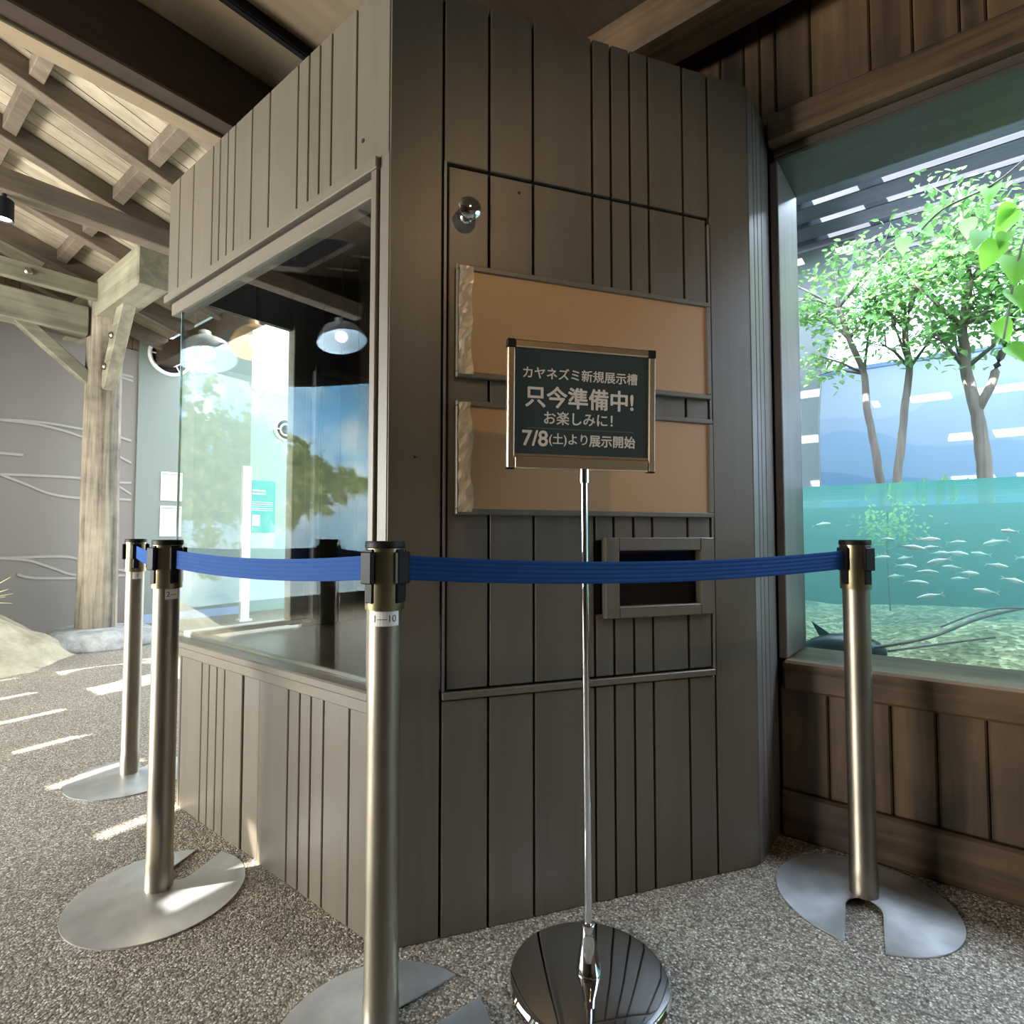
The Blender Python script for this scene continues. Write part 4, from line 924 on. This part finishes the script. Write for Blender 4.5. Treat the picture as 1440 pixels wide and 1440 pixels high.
# papers and posters
def poster(name, label, x, y0, y1, z0, z1, m, th=.008): return thing(name, label, 'poster', (x, (y0 + y1) / 2, z0)), bbox(x, x + th, y0, y1, z0, z1)
for lab, z0, z1 in (('upper of the two white notice sheets on the grey-green wall', 1.348, 1.672), ('lower of the two white notice sheets on the grey-green wall', .945, 1.289)):
    t, bm = poster('notice_sheet', lab, -5.979, 1.642, 1.864, z0, z1, M_WHITE); t['category'] = 'notice'; obj('sheet', bm, M_LABEL, t)
    obj('sheet_border', bbox(-5.9712, -5.9706, 1.652, 1.854, z1 - .03, z1 - .022), M_WALLWAVE, t)
t, bm = poster('information_poster', 'turquoise information poster with white text seen through the glass', -5.999, 2.69, 3.0, .80, 1.66, M_TEALPOSTER); obj('sheet', bm, M_TEALPOSTER, t)
bm = bmesh.new()
for z in (1.52, 1.48): box(bm, -5.9908, -5.990, 2.70, 2.87, z, z + .018)
for z in (1.38, 1.355, 1.33, 1.30, 1.275): box(bm, -5.9908, -5.990, 2.70, 2.97, z, z + .006)
obj('printed_text', bm, M_WHITE, t)
obj('printed_photo', bbox(-5.9908, -5.990, 2.69, 3.0, .80, .99), plain('poster_sky', srgb(170, 206, 232), 0.5), t)
obj('printed_photo', bbox(-5.9903, -5.9895, 2.70, 2.80, 1.08, 1.22), plain('poster_thumb', srgb(206, 214, 196), 0.5), t)
t = thing('white_door_slab', 'tall narrow white panel standing by the grey-green wall', 'panel', (-5.3, 2.3, 0)); obj('slab', bbox(-5.33, -5.28, 2.23, 2.33, 0, 1.74, bev=.004), M_WHITE, t); obj('foot', bbox(-5.36, -5.25, 2.21, 2.35, 0, .02), M_WHITE, t)
# spotlight under the tie beam
t = thing('spotlight', 'small black ceiling spotlight at the left edge', 'spotlight', (-3.47, -.15, 2.9))
k = bmesh.new(); lathe(k, [(.035, .13), (.048, .12), (.050, 0), (.044, -.002), (.040, .02), (.0, .022)], c=(-3.47, -.15, 2.87), seg=28); obj('can', k, M_BLACK, t, smooth=True)
k = bmesh.new(); lathe(k, [(.039, .008), (.039, .012), (0, .012)], c=(-3.47, -.15, 2.87), seg=24); obj('lamp_face', k, plain('lamp_lit', (1, .95, .85, 1), .5, 0, (1, .95, .85, 1), 8), t)
k = bmesh.new(); tube(k, [(-3.47, -.15, 2.99), (-3.47, -.15, 3.04)], .012, 10); obj('stem', k, M_BLACK, t)

# ------------------------------------------------------------------ river-mural diorama across the hall (mirrored in the booth glass)
bm = bmesh.new(); n = 28; lo, hi, lo2, hi2 = [], [], [], []
for i in range(n + 1):
    y = -4.18 + 2.98 * i / n; xx = -5.05 + .28 * ((y + 3.0) / 1.9) ** 2
    zt_ = 2.62 + .55 * max(0, (-2.2 - y) / 2.2) ** 1.3
    for lst, x_, z in ((lo, xx, .25), (hi, xx, zt_), (lo2, xx - .05, .25), (hi2, xx - .05, zt_)): lst.append(bm.verts.new((x_, y, z)))
for i in range(n):
    bm.faces.new([lo[i], lo[i + 1], hi[i + 1], hi[i]]); bm.faces.new([lo2[i + 1], lo2[i], hi2[i], hi2[i + 1]]); bm.faces.new([hi[i], hi[i + 1], hi2[i + 1], hi2[i]]); bm.faces.new([lo[i + 1], lo[i], lo2[i], lo2[i + 1]])
bm.faces.new([lo[0], hi[0], hi2[0], lo2[0]]); bm.faces.new([lo[n], lo2[n], hi2[n], hi[n]])
tag(obj('river_mural', bm, M_RIVER, smooth=True), 'curved river landscape mural behind the sand diorama', 'mural')
def dome_lamp(label, c, r, col, e, warm):
    t = thing('dome_lamp', label, 'lamp', c, 0, 'dome lamps over the diorama')
    k = bmesh.new(); prof = [(r, 0), (r * .93, .07), (r * .75, .15), (r * .45, .21), (.05, .24), (.05, .30), (0, .30)]
    lathe(k, prof + [], c=c, seg=36); k.faces.ensure_lookup_table(); bmesh.ops.delete(k, geom=[f for f in k.faces if len(f.verts) > 8], context='FACES')
    obj('shade', k, plain('lamp_shade_' + warm, col, .35), t, smooth='all')
    k = bmesh.new(); bmesh.ops.create_icosphere(k, subdivisions=2, radius=.07); bmesh.ops.translate(k, verts=k.verts, vec=Vector(c) + Vector((0, 0, .07))); obj('bulb', k, plain('bulb_' + warm, (1, 1, 1, 1), .5, 0, col, 7), t)
    k = bmesh.new(); tube(k, [Vector(c) + Vector((0, 0, .29)), Vector(c) + Vector((0, 0, .95))], .01, 8); obj('cord', k, M_BLACK, t)
    for ch in t.children:
        if ch.name.split('.')[0] in ('shade', 'bulb'): ch.rotation_euler = (0, R(-15), 0)
    light('lamp_light', 'SPOT', Vector(c) + Vector((.0, 0, .0)), e, col[:3], target=Vector(c) + Vector((-1.0, 0, -1.7)), spot_size=R(150), spot_blend=0.6, shadow_soft_size=.1)
dome_lamp('cool white dome lamp over the diorama, nearest the mural end', (-4.6, -1.5, 2.64), .26, (.75, .9, 1, 1), 8, 'cool')
dome_lamp('amber dome lamp between two cool ones', (-4.6, -1.98, 2.88), .26, (1, .62, .22, 1), 12, 'amber')
dome_lamp('cool white dome lamp over the far diorama end', (-4.6, -3.0, 3.22), .28, (.76, .9, 1, 1), 260, 'cool2')
# warm spotlight on the ceiling above the visitor, aimed at the notice panels
k = thing('ceiling_spot', 'black spot lamp on the plain ceiling aimed at the booth door', 'spotlight', (1.75, -.55, 2.7))
kk = bmesh.new(); tube(kk, [(1.75, -.55, 2.75), (1.75, -.55, 2.66)], .01, 8); obj('stem', kk, M_BLACK, k)
kk = bmesh.new(); tube(kk, [(1.79, -.59, 2.69), (1.70, -.50, 2.60)], [.04, .045], 20, caps=False); obj('can', kk, M_BLACK, k)
light('spot_lamp', 'SPOT', (1.69, -.49, 2.59), 17, (1.0, .66, .34), target=(.30, .47, 1.35), spot_size=R(60), spot_blend=.8, shadow_soft_size=.04)
